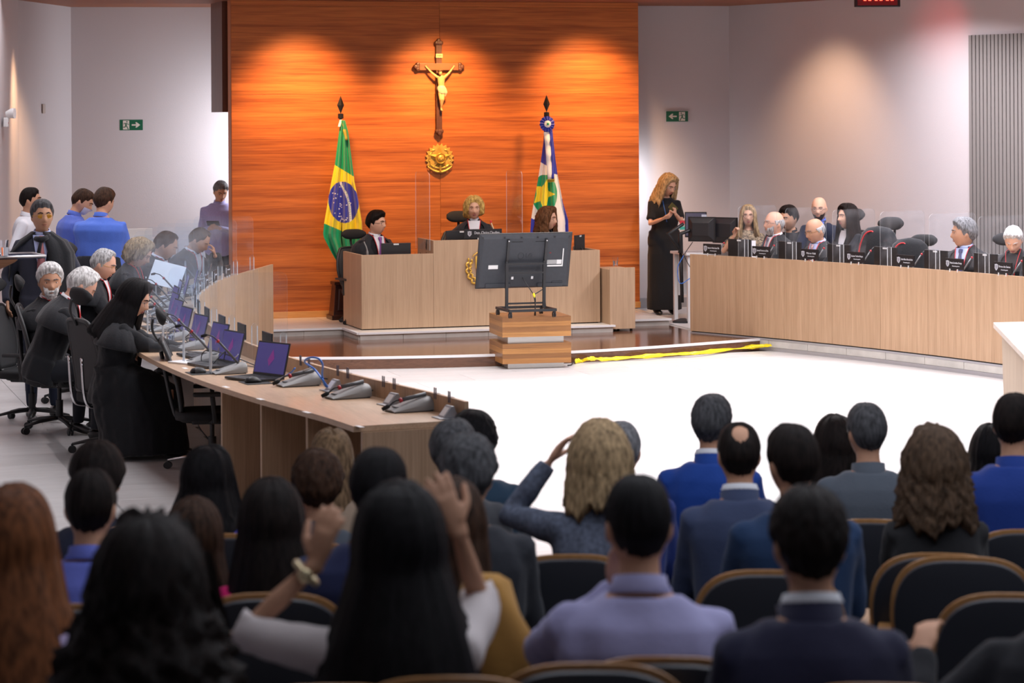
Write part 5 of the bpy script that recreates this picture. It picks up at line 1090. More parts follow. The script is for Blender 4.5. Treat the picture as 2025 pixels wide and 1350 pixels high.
# right bench
names = [('', 'Rubens de Oliveira Santos Filho', 'Desembargador'), ('', 'Juvenal Pereira da Silva', 'Desembargador'), ('', 'Márcio Vidal', 'Desembargador'), ('', 'Guiomar Teodoro Borges', 'Desembargador'), ('', 'Carlos Alberto Alves da Rocha', 'Desembargador'), ('', 'Maria Erotides Kneip', 'Desembargadora'), ('', 'Dirceu dos Santos', 'Desembargador')]
who = ['at the far end of the right bench', 'before the bald bearded man', 'before the bald man in a striped tie', 'before the first robe draped chair', 'before the low robe draped chair', 'before the grey haired man looking away', 'before the white haired figure at right edge']
for k, x in enumerate((1406, 1503, 1600, 1691, 1789, 1886, 1982)):
    s = s_at_px(RC, RS, x); p, a, n = at(RC, RS, s); nameplate('black name sign with crest '+who[k], p+Z*1.0, rz_of(n), names[k][1], names[k][2])
    s2 = s_at_px(RC, RS, x+36); l, z = place(RC, RS, s2, .16); monitor_low('low black monitor back with a white sticker, '+who[k], l, z+pi)
    p, a, n = at(RC, RS, s_at_px(RC, RS, x-18)); l = p+n*.26; mic('raised desk microphone '+who[k], (l[0], l[1], TT), rz_of(-n), True)
for k, x in enumerate((1459, 1553, 1647, 1740.5, 1837, 1934)):
    s = s_at_px(RC, RS, x); p, a, n = at(RC, RS, s); divider_panel(ordinal[k]+' clear acrylic divider from the far end of the right bench', p-n*.01, p+n*.60, 1.0, 1.55, 'acrylic dividers on the right bench')
    for j, dd in enumerate((.16, .62)):
        s3 = s_at_px(RC, RS, x+13+j*58); q, a3, n3 = at(RC, RS, s3); fin('%s clear acrylic fin %s along the right bench' % (ordinal[k], ('on the rim', 'set back')[j]), q+n3*(.02+j*.2)+Z*(1.0 if j == 0 else .98), rz_of(n3)+.9, .21, 'acrylic fins on the right bench')
tag(MB().box(-.10, .10, -.002, .002, 0, .26).build('paper_sheet', mat('paper', None), None, loc=D(1482, 522, 28.2), rz=.4), 'white curled paper held up beside the bearded man', 'papers')
# presiding bench things
def jb(px, py, y): q = PY(px, py, y); return q
q = jb(783, 497, JY+.22); r = monitor_low('black monitor back before the young man with a purple tie', (q[0], q[1], .93), 0, .34, .155)
q = jb(917, 473, JY+.22); monitor_low('black monitor back with white sticker before the presiding woman', (q[0]-.02, q[1], 1.07), 0, .38, .14)
q = jb(955, 475, JY+.02); nameplate('black name sign with crest before the presiding woman', (q[0], JY+.015, 1.175), 0, 'Desa. Clarice Claudino', '', .44, .105, .045)
q = jb(1146, 488, JY+.3); monitor_low('black monitor edge showing right of the television', (q[0], q[1], .93), .9, .30, .20)
for px, a0, lab in ((824, .62, 'left'), (1007, .62, 'right')): q = jb(px, 475, JY+.66); q2 = jb(px+30, 475, JY+.03); divider_panel('tall clear acrylic sheet %s the presiding woman' % ('left of' if px < 900 else 'right of'), (q2[0]-.02, JY+.66, 0), (q2[0]-.02, JY+.04, 0), 1.06, 1.93)
for px, py, zz, lab in ((846, 474, 1.068, 'on the raised middle of the presiding bench'), (826, 494, .932, 'on the low left wing of the presiding bench'), (848, 494, .932, 'second on the low left wing of the presiding bench'), (1217, 527, .842, 'on the side cabinet at the right')): q = jb(px, py, JY+.3 if px < 1000 else 27.2); glass('water glass '+lab, (q[0], q[1], zz), .10)
def standmic(label, q, m, h, tipc): r = thing('gooseneck_microphone', label, 'microphone', q); mb = MB(); mb.lathe([(.04, 0), (.04, .012), (.012, .02)], 14); mb.build('foot', m, r, 'auto'); mb = MB(); mb.tube(curve([(0, 0, .01), (0, 0, h*.6), (-.03, .03, h)], 12), [.013]*6+[.007]*(len(curve([(0, 0, 0), (1, 0, 0), (2, 0, 0)], 12))-6), 8); mb.build('stem', m, r, True); mb = MB(); mb.ell((-.032, .032, h+.01), (.012, .012, .02), 8, 6); mb.build('tip', tipc, r, True); return r
q = jb(726, 497, JY+.15); standmic('grey gooseneck microphone before the young man', (q[0], q[1], .932), mic_g, .24, M_black)
q = jb(978, 470, JY+.2); standmic('gooseneck microphone with a red ring before the presiding woman', (q[0], q[1], 1.07), mat('mic_cream', (.55, .42, .25), .4), .28, mat('red_print', None))
q = jb(1152, 490, JY+.3); standmic('small black microphone stub on the right wing', (q[0], q[1], .932), M_black, .14, M_black)
# workstation behind the right bench
tb = D(1382, 505, 29.7); wt = thing('side_table', 'white work table between the standing woman and the right bench', 'table', (tb[0], tb[1], .13), -.0); wm_ = mat('white_laminate', (.66, .65, .66), .4)
MB().box(-.25, .75, -.25, .30, .79, .82).build('tabletop', wm_, wt, bevel=.004)
for x, y in ((-.20, -.2), (-.20, .25), (.70, -.2), (.70, .25)): MB().box(x-.022, x+.022, y-.022, y+.022, 0, .79).build('leg', wm_, wt, bevel=.003)
MB().box(-.18, .7, .2, .22, .3, .79).build('modesty_panel', wm_, wt)
def arm_monitor(label, px, py, Zc, rz, w, h, front=False):
    c = D(px, py, Zc); r = thing('monitor', label, 'monitor', c, rz); MB().box(-w/2, w/2, -.012, .012, -h/2, h/2).build('panel', M_black, r, bevel=.005)
    s = 1 if front else -1; mb = MB(); mb.loft([[V(x*w*.46, s*.012, z*h*.46) for x, z in ((-1, -1), (1, -1), (1, 1), (-1, 1))], [V(x*w*.30, s*.05, z*h*.26) for x, z in ((-1, -1), (1, -1), (1, 1), (-1, 1))]]); mb.build('back_shell', mat('monitor_back', (.022, .022, .026), .4), r, bevel=.004)
    MB().box(-w/2+.012, w/2-.012, -s*.0125-.001, -s*.0125+.001, -h/2+.02, h/2-.012).build('screen', mat('screen_dark_ui', (.055, .050, .075), .3, emit=.6), r)
    if front:
        for i, (x, z, c_) in enumerate(((-.16, .03, (.30, .02, .03)), (-.16, -.04, (.03, .20, .16)), (.05, .06, (.12, .12, .16)), (.1, .1, (.3, .3, .35)))): MB().box(x-.03, x+.03, -s*.014-.001, -s*.014+.001, z-.02, z+.02).build('window_block', mat('ui%d' % i, c_, .4, emit=.6), r)
    return r
arm_monitor('monitor with dark interface showing behind the two black monitors', 1376, 444, 29.95, -.45, .26, .30, True); m1 = arm_monitor('square black monitor back on a jointed arm, left of two', 1388, 453, 29.45, -.75, .34, .29); m2 = arm_monitor('square black monitor back, right of two by the patterned blouse', 1434, 455, 29.4, -.95, .34, .30)
r = thing('monitor_mount', 'black jointed monitor arm and floor pole by the standing woman', 'stand', D(1350, 606, 29.55)*V(1, 1, 0)+Z*.13); rp = lambda px, py, Zc: D(px, py, Zc)-np.array(r.location)
mb = MB(); mb.lathe([(.12, 0), (.12, .02), (.03, .05)], 16); mb.build('foot', M_black, r, 'auto'); mb = MB(); mb.tube([rp(1349, 598, 29.55), rp(1346, 490, 29.55)], .022, 10); mb.build('pole', M_black, r, True)
for pts in ([(1344, 492), (1322, 462), (1352, 442)], [(1346, 500), (1346, 462), (1372, 452)]): mb = MB(); mb.tube([rp(x, y, 29.5) for x, y in pts], [.03, .028, .02], 10); mb.build('arm', M_black, r, True)
for k, pts in enumerate(([(1352, 505), (1340, 530), (1345, 560), (1365, 550)], [(1350, 500), (1360, 520), (1366, 530)], [(1370, 478), (1355, 500), (1350, 510)])): mb = MB(); mb.tube(curve([rp(x, y, 29.3) for x, y in pts], 16), .005, 6); mb.build('cable', blue if k == 0 else M_black, r, True)
# white boxes behind the left bench
q = D(312, 490, 28.3); r = thing('printer', 'white office printer on a low cabinet behind the bench at left', 'printer', (q[0], q[1], .13), -.2)
MB().box(-.22, .24, -.2, .2, 0, .72).build('cabinet', wm_, r, bevel=.004); MB().box(-.22, .22, -.2, .2, .72, 1.06).build('body', mat('white_plastic', None), r, bevel=.015); MB().box(-.17, .15, -.21, -.19, .78, 1.0).build('paper_bay', M_dark, r); MB().box(-.18, .20, -.18, .18, 1.06, 1.09).build('lid', mat('white_plastic', None), r, bevel=.006)
q = D(278, 470, 27.7); r = thing('monitor', 'white monitor behind the left bench beside the blue shirted man', 'monitor', (q[0], q[1], .87), .1); MB().box(-.17, .13, -.02, .02, .25, .48).build('panel', mat('white_plastic', None), r, bevel=.006); MB().box(-.04, 0, .0, .04, 0, .3).build('neck', mat('white_plastic', None), r); MB().box(-.12, .1, -.1, .1, -.02, .01).build('foot', mat('white_plastic', None), r)
r2 = thing('side_table', 'low white table under the white monitor at back left', 'table', (q[0], q[1], .13)); MB().box(-.3, .16, -.25, .25, .69, .72).build('tabletop', wm_, r2)
for x in (-.27, .13): MB().box(x-.02, x+.02, -.22, .22, 0, .69).build('side_panel', wm_, r2)
# tray with a glass on a lectern at the left edge
q = D(-92, 512, 17.6); r = thing('lectern', 'wooden lectern top cut by the left edge, a tray on it', 'lectern', (q[0], q[1], .13), .0)
wl2 = wood('lectern_brown', (.20, .085, .035), (.30, .135, .06), (.6, 8, 8), 1.3, .35); hz_ = q[2]-.13
mb = MB(); mb.loft([[V(x*a, y*b, z) for x, y in ((-1, -1), (1, -1), (1, 1), (-1, 1))] for z, a, b in ((0, .12, .12), (hz_-.16, .12, .12), (hz_-.02, .40, .22), (hz_, .42, .24))]); mb.build('body', wl2, r, bevel=.004)
ty = thing('serving_tray', 'blue lined silver rimmed tray at the left edge holding a glass', 'tray', (q[0]+.31, q[1]-.02, q[2]+.001), .12)
MB().box(-.28, .28, -.20, .20, 0, .008).build('base', mat('tray_blue', (.06, .075, .15), .35), ty, bevel=.002); mb = MB(); mb.tube([(-.28, -.2, .016), (.28, -.2, .016), (.28, .2, .016), (-.28, .2, .016), (-.28, -.2, .016)], .011, 6); mb.build('rim', M_alu, ty, True)
g_ = D(9, 503, 17.5); glass('water glass standing on the tray at the left edge', (g_[0], g_[1], q[2]+.010), .125)
# lectern at the right edge
q = P(1964, 637, 1.2); r = thing('lectern', 'pale wooden lectern with sloping top at the right edge', 'lectern', (q[0], q[1], 0), -.10)
lt = wood('lectern_top', (.60, .50, .44), (.70, .60, .53), (.7, 9, 9), 1.2, .4); ls = wood('lectern_side', (.44, .33, .25), (.54, .42, .32), (12, 12, .5), 1.2, .45)
mb = MB(); mb.loft([[V(x, 0, 1.2), V(x, -.62, 1.0), V(x, -.62, .965), V(x, 0, 1.165)] for x in (0, .75)]); mb.build('sloping_top', lt, r, bevel=.003)
mb = MB(); mb.loft([[V(x, -.03, 1.155), V(x, -.56, .985), V(x, -.46, 0), V(x, -.10, 0)] for x in (.045, .07)]); mb.build('side_panel', ls, r, bevel=.003)
mb = MB(); mb.loft([[V(x, -.03, 1.155), V(x, -.56, .985), V(x, -.46, 0), V(x, -.10, 0)] for x in (.67, .695)]); mb.build('side_panel', ls, r, bevel=.003)
MB().box(.07, .67, -.14, -.115, .05, 1.12).build('front_panel', ls, r)
# ---------------------------------------------------------------- people
robe = BLK(); red = mat('robe_red', (.55, .02, .025), .6); wht = cloth('white_shirt', (.74, .75, .80), .7); lbl = cloth('light_blue', (.42, .50, .78), .7)
mantle = mat('robe_yoke', (.022, .023, .027), .85, spec=.2, sheen=.15, bump=.2, bscale=70)
gold_r = mat('gold_rim', (.70, .45, .12), .25, .9); dark_r = mat('dark_rim', (.03, .02, .015), .3); steel_r = mat('steel_rim', (.30, .30, .32), .3, .8)
amber = mat('amber_lens', (.34, .15, .012), .12); suit = lambda n, c: cloth('suit_'+n, c, .8)
JU = dict(top=robe, tops='robe', under=wht, trim=red, mantle=mantle)
def seatZ(L, S, px, off):                                             # distance of a seat behind a bench at an image column
    b = None
    for s in np.linspace(0, S[-1], 500):
        p, a, n = at(L, S, s); q = p+n*off; x = 1012.5+FPX*(q @ RT)/(q @ FW)
        if b is None or abs(x-px) < b[0]: b = (abs(x-px), q @ FW)
    return b[1]
# far left, standing
person('man in a white shirt seen in profile behind the robed man, at the left wall', 56, 370, 25.6, 88, hf=95, floor=.13, pose='stand', hair='short', hc='dark', skin='tan', top=wht, tops='shirt', armL='hang', armR='hang')
r = person('standing man in a black cape and amber glasses, grey swept back hair', 82, 394, 20.7, 8, hf=22, nod=-2, floor=.13, pose='stand', hair={'style': 'short', 'th': .016}, hc='salt', skin='olive', top=suit('charcoal', (.030, .034, .052)), tops='jacket', under=lbl, tie=cloth('tie_rose', (.36, .14, .15), .6), armL='hang', armR=(.275, .10, -.53), glasses=[gold_r, amber], brow='dark', headk=1.1, trous='navy')
I = INFO[r.name]; mb = MB(); R = []
for t, gx, gd in ((.53, .01, .01), (.50, .03, .025), (.45, .05, .04), (.36, .075, .05), (.2, .10, .07), (0, .12, .08), (-.2, .13, .09), (-.42, .14, .10), (-.50, .145, .10)):
    w = float(np.interp(t, [q[0] for q in RM], [q[1] for q in RM])); d = float(np.interp(t, [q[0] for q in RM], [q[2] for q in RM]))
    A0, A1 = (pi/2+.12+.10*ease(t, .5, .2), pi*2.5-.60-.75*ease(t, .5, .3)); an = np.linspace(A1-pi*2, A0, 44)[::-1] if 0 else np.linspace(A0, A1, 44)
    R.append([I['C'](t)+V(1, 0, 0)*(w+gx+.006*sin(j*1.7+t*6))*math.copysign(abs(cos(a))**.86, cos(a))+V(0, 1, 0)*(d+gd+.012*sin(j*1.1))*math.copysign(abs(sin(a))**.86, sin(a)) for j, a in enumerate(an)])
mb.loft(R, 0, False, False); o = mb.build('cape', robe, r, True); m = o.modifiers.new('s', 'SOLIDIFY'); m.thickness = .006
mb = MB(); mb.tube([I['N']+V(.05, .10, -.02), I['N']+V(.0, .14, -.03), I['N']+V(-.05, .11, -.01)], [.02, .028, .02], 8); mb.tube([I['N']+V(.0, .14, -.03), I['N']+V(.03, .155, -.18)], [.014, .018], 6); mb.build('cape_tie', robe, r, True)
person('man in a blue shirt with a face mask, bending beside another blue shirt', 168, 372, 25.0, 120, hf=92, nod=28, floor=.13, pose='stand', lean=8, hair='short', hc='chest', skin='tan', top=cloth('blue_shirt', (.085, .135, .50), .7), tops='shirt', armL='phone' if 0 else (-.1, .3, -.36), armR=(.1, .3, -.36), fat=1.15)
r = person('broad man in a bright blue shirt with his back turned at far left', 207, 371, 24.6, 168, hf=150, nod=16, floor=.13, pose='stand', lean=5, hair={'style': 'short', 'th': .02}, hc='chest', skin='tan', top=cloth('blue_shirt2', (.075, .155, .58), .7), tops='shirt', armL=(-.12, .3, -.36), armR=(.12, .3, -.36), fat=1.42, headk=1.08)
m_ = [q for q in COL.objects if q.name.startswith('person') and 'face mask' in q.get('label', '')][0]; I = INFO[m_.name]; mb = MB(); rows = []
for z in np.linspace(-.025, -.105, 8): rows.append([I['HM'](headF([a], [math.asin(max(-.98, z/.117))])[0]*1.0+V(sin(a)*.006, .010*cos(a)+.006, 0)) for a in np.linspace(-1.15, 1.15, 17)])
mb.loft(rows, 0, False, False); mb.build('face_mask', mat('mask_white', (.70, .68, .74), .8), m_, True)
r = person('grey haired man in a striped lilac shirt reading a phone beside the wood wall', 437, 357, 30.3, -6, hf=22, nod=24, floor=.13, pose='stand', hair={'style': 'short', 'th': .018}, hc='grey', skin='tan', top=mat('striped_shirt', (.36, .35, .64), .8, noise=.12, nscale=3, nstretch=(55, 55, .5)), tops='shirt', armL=(-.07, .32, -.29), armR=(.06, .31, -.30), handL={'d': (.6, .6, .35), 'n': (.1, -.4, .9), 'curl': .7}, handR={'d': (-.6, .6, .35), 'n': (-.1, -.4, .9), 'curl': .7}, fat=1.14, vox=.007, trous='dark', brow='dark')
I = INFO[r.name]; mb = MB(); mb.box(-.075, .075, -.008, .008, -.04, .04, 0, Matrix.Translation(Vector(I['N']+V(-.01, .40, -.225))) @ Matrix.Rotation(-.9, 4, 'X')); ob = mb.build('phone', M_black, None, bevel=.003); ob.matrix_world = Matrix.LocRotScale(r.location, r.rotation_euler, r.scale); tag(ob, 'dark phone held by the man in the striped shirt', 'phone')
# left bench judges
person('white haired bearded man in a robe turning to face the room', 98, 520, 19.75, 62, hf=18, nod=4, floor=.13, hair={'style': 'short', 'th': .024, 'curl': .002}, hc='white', skin='tan', beard={'span': 50, 'th': .018, 'top': -.030}, headk=1.14, brow='grey', armL='lap', armR='lap', **JU)
person('white haired man in a robe bent over, his face turned from view', 172, 528, 19.2, 98, hf=112, nod=38, tilt=0, lean=22, floor=.13, hair={'style': 'rec', 'th': .020}, hc='white', skin='pink', headk=1.12, armL='desk', armR='desk', brow='grey', **JU)
person('elderly man in gold glasses and robe looking down, profile to the right', 207, 491, 22.8, 88, hf=86, nod=20, lean=8, floor=.13, hair={'style': 'rec', 'th': .013}, hc='silver', skin='pink', glasses=[gold_r], headk=1.14, armL='desk', armR='desk', brow='grey', **JU)
person('woman with short ash blonde hair reading behind the acrylic sheets', 282, 472, 23.9, 84, hf=88, nod=30, lean=10, floor=.13, fem=True, hair={'style': 'bob', 'L': -.065, 'th': .026, 'flare': .0, 'front': 74, 'curl': .003}, hc='ash', skin='light', glasses=[dark_r], headk=1.12, armL=(-.05, .26, -.16), armR='desk', top=robe, tops='robe', trim=red, mantle=mantle)
person('dark haired man in a robe bowed over papers, behind the blonde woman', 332, 457, 25.2, 84, hf=92, nod=26, lean=14, floor=.13, hair={'style': 'rec', 'th': .016}, hc='chest', skin='tan', headk=1.14, armL='desk', armR='desk', **JU)
person('man resting his forehead on his hand at the far end of the left bench', 400, 449, 26.5, 72, hf=78, nod=34, lean=16, floor=.13, hair={'style': 'rec', 'th': .012}, hc='chest', skin='tan', headk=1.12, armL=(.03, .30, -.02), armR='desk', hintL=(-.4, .5, -.9), handL={'d': (.1, -.25, .95), 'n': (.3, -.8, 0), 'curl': .8}, **JU)
person('long dark haired woman in a black robe writing at the left bench', 270, 554, 18.15, 100, hf=86, nod=22, lean=12, floor=.13, fem=True, skirt=True, hair={'style': 'long', 'L': -.30, 'th': .026, 'flare': .30, 'groove': .003}, hc='black', skin='light', glasses=[steel_r], headk=1.10, armL=(-.10, .56, -.32), armR=(.14, .56, -.34), top=robe, tops='robe', mantle=mantle, vox=.008)
pp = D(322, 566, 23.2); tag(MB().box(-.15, .15, -.002, .002, 0, .24).build('paper_sheet', mat('paper', None), None, loc=pp, rz=-.35), 'large white sheet of paper held up among the acrylic dividers', 'papers').rotation_euler = (-.5, .25, -.35)
# presiding bench
r = person('young man in a robe with a purple tie, seated left on the presiding bench', 742, 417, 28.95, 38, hf=62, nod=2, hair={'style': 'short', 'th': .026}, hc='dark', skin='light', glasses=[dark_r], headk=1.10, armL='desk', armR='desk', top=robe, tops='robe', under=wht, tie=cloth('tie_purple', (.30, .10, .36), .6), trim=red, mantle=mantle)
r = person('presiding woman with short golden hair and red edged robe, speaking', 937, 388, 29.3, 4, hf=4, nod=6, fem=True, hair={'style': 'bob', 'L': -.055, 'th': .024, 'flare': .05, 'front': 68, 'curl': .004, 'part': 1}, hc='gold', skin='light', headk=1.12, armL='desk', armR='desk', top=robe, tops='robe', under=wht, trim=red, mantle=mantle)
I = INFO[r.name]
for s in (-1, 1): mb = MB(); mb.ell(I['HM'](V(s*.074, .004, -.045)), (.009, .007, .013), 8, 6); mb.build('earring', mat('pearl', (.85, .82, .78), .2), r, True)
person('woman with wavy auburn hair and glasses beside the state flag, looking right', 1080, 410, 29.5, 40, hf=66, nod=2, fem=True, hair={'style': 'long', 'L': -.155, 'th': .026, 'flare': .14, 'curl': .006, 'front': 64}, hc='brown', skin='light', glasses=[dark_r], headk=1.10, armL='desk', armR='desk', top=robe, tops='robe', mantle=mantle)
# right side
r = person('standing blonde woman in a long black dress looking at her phone', 1323, 344, 30.7, 12, hf=38, nod=24, floor=.13, pose='stand', fem=True, skirt=True, hair={'style': 'long', 'L': -.23, 'th': .026, 'flare': .17, 'curl': .005, 'front': 62, 'part': 1}, hc='honey', skin='light', top=robe, tops='blouse', sleeve=.52, wide=1.7, armL=(-.05, .31, -.20), armR=(.09, .29, -.25), handL={'d': (.25, .35, .9), 'n': (.7, -.5, .1), 'curl': .7}, handR={'d': (-.75, .45, .45), 'n': (-.2, -.4, .7), 'curl': .8}, glasses=[steel_r], headk=1.12, fat=1.12, vox=.0075)
I = INFO[r.name]; mb = MB(); mb.box(-.04, .04, -.005, .005, -.075, .075, 0, Matrix.Translation(Vector(I['N']+V(-.01, .35, -.125))) @ Matrix.Rotation(.9, 4, 'Y') @ Matrix.Rotation(-.6, 4, 'X')); ob = mb.build('phone', mat('phone_olive', (.10, .09, .02), .3), None, bevel=.003); ob.matrix_world = Matrix.LocRotScale(r.location, r.rotation_euler, r.scale); tag(ob, 'phone in an olive case held by the standing blonde woman', 'phone')
mb = MB(); mb.tube([I['N']+V(.05, .09, -.04), I['N']+V(.03, .15, -.2), I['N']+V(.02, .17, -.30)], .006, 6); mb.box(-.02, .06, .165, .172, -.36, -.29) if 0 else None; mb.build('lanyard', mat('lanyard_blue', (.02, .10, .35), .6), r, True)
leop = mat('leopard', (.50, .36, .22), .8, noise=1, nscale=42, hue=(.015, .012, .010))
person('woman in a leopard print blouse and glasses, fist raised by her chin', 1479, 405, 29.3, -10, hf=-4, nod=0, fem=True, hair={'style': 'long', 'L': -.24, 'th': .018, 'flare': .2, 'front': 62}, hc='honey', skin='light', glasses=[dark_r], headk=1.05, top=leop, tops='blouse', sleeve=.55, armR=(.14, .22, -.06), armL='desk', hintR=(.7, .3, -.9), handR={'d': (-.2, .1, .95), 'n': (-.6, .5, 0), 'curl': 1.35}, tie=None)
person('bald bearded man in glasses and robe, profile to the left', 1535, 416, seatZ(RC, RS, 1535, .85), -70, hf=-72, nod=-2, floor=.13, hair={'style': 'bald', 'th': .006}, hc='silver', skin='pink', beard={'span': 70, 'th': .012, 'top': -.04}, glasses=[steel_r], headk=1.16, armL='desk', armR='desk', top=robe, tops='robe', under=wht, tie=cloth('tie_grey', (.14, .12, .18), .6), trim=red, mantle=mantle)
person('dark haired young man covering his mouth with his hand', 1560, 406, seatZ(RC, RS, 1560, 1.45), -40, hf=-44, nod=8, hair={'style': 'short', 'th': .020}, hc='dark', skin='tan', headk=1.18, armL='desk', armR=(.06, .30, .03), hintR=(.5, .4, -.9), handR={'d': (-.55, -.1, .8), 'n': (0, -1, 0), 'curl': .7}, top=suit('black', (.014, .014, .018)), tops='jacket')
person('bald man in a blue shirt and striped tie under his robe, looking down left', 1611, 430, seatZ(RC, RS, 1611, .85), -55, hf=-66, nod=16, lean=6, floor=.13, hair={'style': 'bald', 'th': .005}, hc='silver', skin='tan', glasses=[gold_r], headk=1.16, armL='desk', armR='desk', top=robe, tops='robe', under=lbl, tie=mat('tie_stripes', (.45, .05, .07), .6, noise=1, nscale=30, hue=(.55, .5, .5)), trim=red, mantle=mantle, brow='grey')
person('bald man with a short beard and glasses, tallest in the back row at right', 1620, 390, seatZ(RC, RS, 1620, 1.6), -20, hf=-16, nod=4, hair=None, hc='chest', skin='light', beard={'span': 70, 'th': .003, 'top': -.045}, glasses=[dark_r], headk=1.16, armL='desk', armR='desk', top=suit('navy_dark', (.018, .022, .045)), tops='jacket', under=cloth('blue_shirt', None), brow='brown')
person('woman with long dark straight hair and black blazer, eyes half closed', 1679, 404, seatZ(RC, RS, 1679, 1.5), -58, hf=-62, nod=-2, fem=True, hair={'style': 'long', 'L': -.36, 'th': .022, 'flare': .12, 'front': 64}, hc='dark', skin='light', headk=1.18, armL='desk', armR='desk', top=suit('black', None), tops='jacket', under=cloth('white_shirt', None))
person('grey haired man in a robe turned away to the left, blue shirt collar', 1910, 431, seatZ(RC, RS, 1910, .85), -40, hf=-96, nod=0, floor=.13, hair={'style': 'short', 'th': .022, 'curl': .002}, hc='grey', skin='tan', headk=1.22, armL=(-.32, .30, -.30), armR='desk', top=robe, tops='robe', under=lbl, tie=cloth('tie_blue', (.05, .06, .16), .6), trim=red, mantle=mantle, k=1.02)
person('white haired person in a robe bowing the head at the right edge', 2003, 446, seatZ(RC, RS, 2003, .85), -30, hf=-20, nod=32, floor=.13, fem=True, hair={'style': 'short', 'th': .014}, hc='white', skin='light', headk=1.2, armL='desk', armR='desk', top=robe, tops='robe', trim=red, mantle=mantle)
# robes left hanging over two empty chairs, and headrests
def robe_on_chair(label, px, py, Zc, w, h, a):
    q = D(px, py, Zc); r = thing('draped_robe', label, 'robe', q, rz_of(imgdir(a))); mb = MB(); R = []
    for z, sw_, sd in ((.0, .05, .03), (-.02, .55, .07), (-.07, .82, .10), (-.2, 1.0, .13), (-.36, 1.14, .16), (-h, 1.22, .18)): R.append([V(w*sw_*cos(t)*(1+.03*sin(t*7+z*9)), sd*sin(t)*(1+.05*sin(t*5)), z) for t in np.linspace(0, 2*pi, 40, endpoint=False)])
    mb.loft(R); mb.build('cloth', robe, r, True)
    mb = MB(); mb.tube(curve([(w*.75, .13, -.4), (w*.70, .12, -.22), (w*.45, .10, -.08), (w*.05, .09, -.06), (-w*.10, .11, -.2), (-w*.12, .14, -.4)], 24), .008, 6); mb.build('red_piping', red, r, True); return r
robe_on_chair('black robe with red piping draped over the taller empty chair at right', 1738, 447, 26.9, .235, .55, -40)
robe_on_chair('black robe with a red neck loop draped low over an empty chair', 1800, 470, 26.2, .23, .5, -35)
for lab, px, py, Zc, a, rc in (('black chair with mesh headrest behind the first draped robe', 1733, 431, 27.2, -40, 4), ('black chair behind the dark haired woman in a blazer', 1655, 414, 29.3, -50, 4), ('black chair behind the white haired person at right edge', 1968, 463, 25.6, -35, 6), ('chair under the low draped robe', 1802, 466, 26.5, -35, 4),
        ('black chair behind the young man with the purple tie', 722, 455, 28.9, 30, 4), ('black chair behind the presiding woman', 914, 419, 29.6, 8, 4), ('black chair with curved headrest at far left, beside the white bearded man', 62, 548, 20.3, 80, 6),
        ('black chair behind the man in gold glasses', 203, 478, 23.4, 88, 4), ('black chair with headrest between the caped man and the elderly man', 172, 503, 22.6, 92, 4), ('black chair headrest just right of the cape', 152, 517, 21.8, 92, 4)):
    q = D(px, py, Zc); flz = .2 if 600 < px < 1200 else .13; k = (q[2]-flz)/1.36; o = dup(c2, (q[0], q[1], flz), rz_of(imgdir(a)), lab); o.scale = (1, 1, k)
# the public, seen from behind
def zr(y): return max(.004, .094*(10.9-y))
def aud(label, px, py, Zc, face=180, hf=None, **k):
    q = D(px, py, Zc); k['headk'] = min(k.get('headk', 1.0), 1.0)*1.02; k.setdefault('armL', 'lap'); k.setdefault('armR', 'lap')
    return person(label, px, py, Zc, face, hf=hf if hf is not None else face, floor=zr(q[1]), **k)
aud('woman with long red brown hair at the left edge, front of the picture', 14, 980, 6.2, 172, fem=True, hair={'style': 'long', 'L': -.46, 'th': .032, 'flare': .24, 'front': 58}, hc='auburn', skin='light', top=cloth('lilac_pale', (.36, .30, .48)), tops='blouse')
aud('man with swept dark hair and navy suit, half hidden by a blue shirt', 192, 884, 9.4, 175, hf=190, hair={'style': 'short', 'th': .034}, hc='dark', skin='tan', top=suit('navy', (.022, .026, .052)), tops='jacket', under=wht)
aud('young man with cropped hair in a bright periwinkle shirt', 177, 926, 8.1, 182, hair={'style': 'short', 'th': .010}, hc='dark', skin='tan', top=cloth('periwinkle', (.155, .19, .64), .75), tops='shirt')
aud('woman with big dark curly hair and white top, nearest at lower left', 288, 1058, 5.5, 178, fem=True, hair={'style': 'long', 'L': -.34, 'th': .046, 'flare': .42, 'curl': .020, 'front': 60, 'groove': .004}, hc='dark', skin='tan', top=cloth('white_top', (.62, .60, .64)), tops='blouse', headk=1.12)
aud('woman with long streaked brown hair and a patterned blouse', 382, 994, 8.3, 185, fem=True, hair={'style': 'long', 'L': -.48, 'th': .024, 'flare': .20}, hc='chest', skin='tan', top=mat('pattern_blouse', (.50, .36, .12), .8, noise=1, nscale=16, hue=(.06, .16, .15)), tops='blouse')
aud('woman with long black hair in a royal blue jacket near the bench bays', 404, 887, 10.1, 168, hf=150, fem=True, hair={'style': 'long', 'L': -.34, 'th': .022, 'flare': .34}, hc='black', skin='tan', top=suit('royal', (.055, .045, .34)), tops='jacket')
aud('woman with straight dark brown hair in a hot pink top', 535, 958, 8.1, 182, fem=True, hair={'style': 'long', 'L': -.36, 'th': .028, 'flare': .16}, hc='dark', skin='tan', top=cloth('hot_pink', (.70, .008, .16), .8), tops='blouse')
aud('woman with light brown straight hair directly before the bench corner', 655, 852, 11.3, 180, fem=True, hair={'style': 'long', 'L': -.38, 'th': .022, 'flare': .10, 'part': 1}, hc='tawny', skin='light', top=cloth('beige_top', (.30, .22, .16)), tops='blouse')
aud('man with tousled brown hair in a slate grey suit by the bench bays', 628, 898, 9.7, 183, hf=190, hair={'style': 'short', 'th': .030, 'curl': .003}, hc='chest', skin='tan', top=suit('slate', (.055, .065, .085)), tops='jacket')
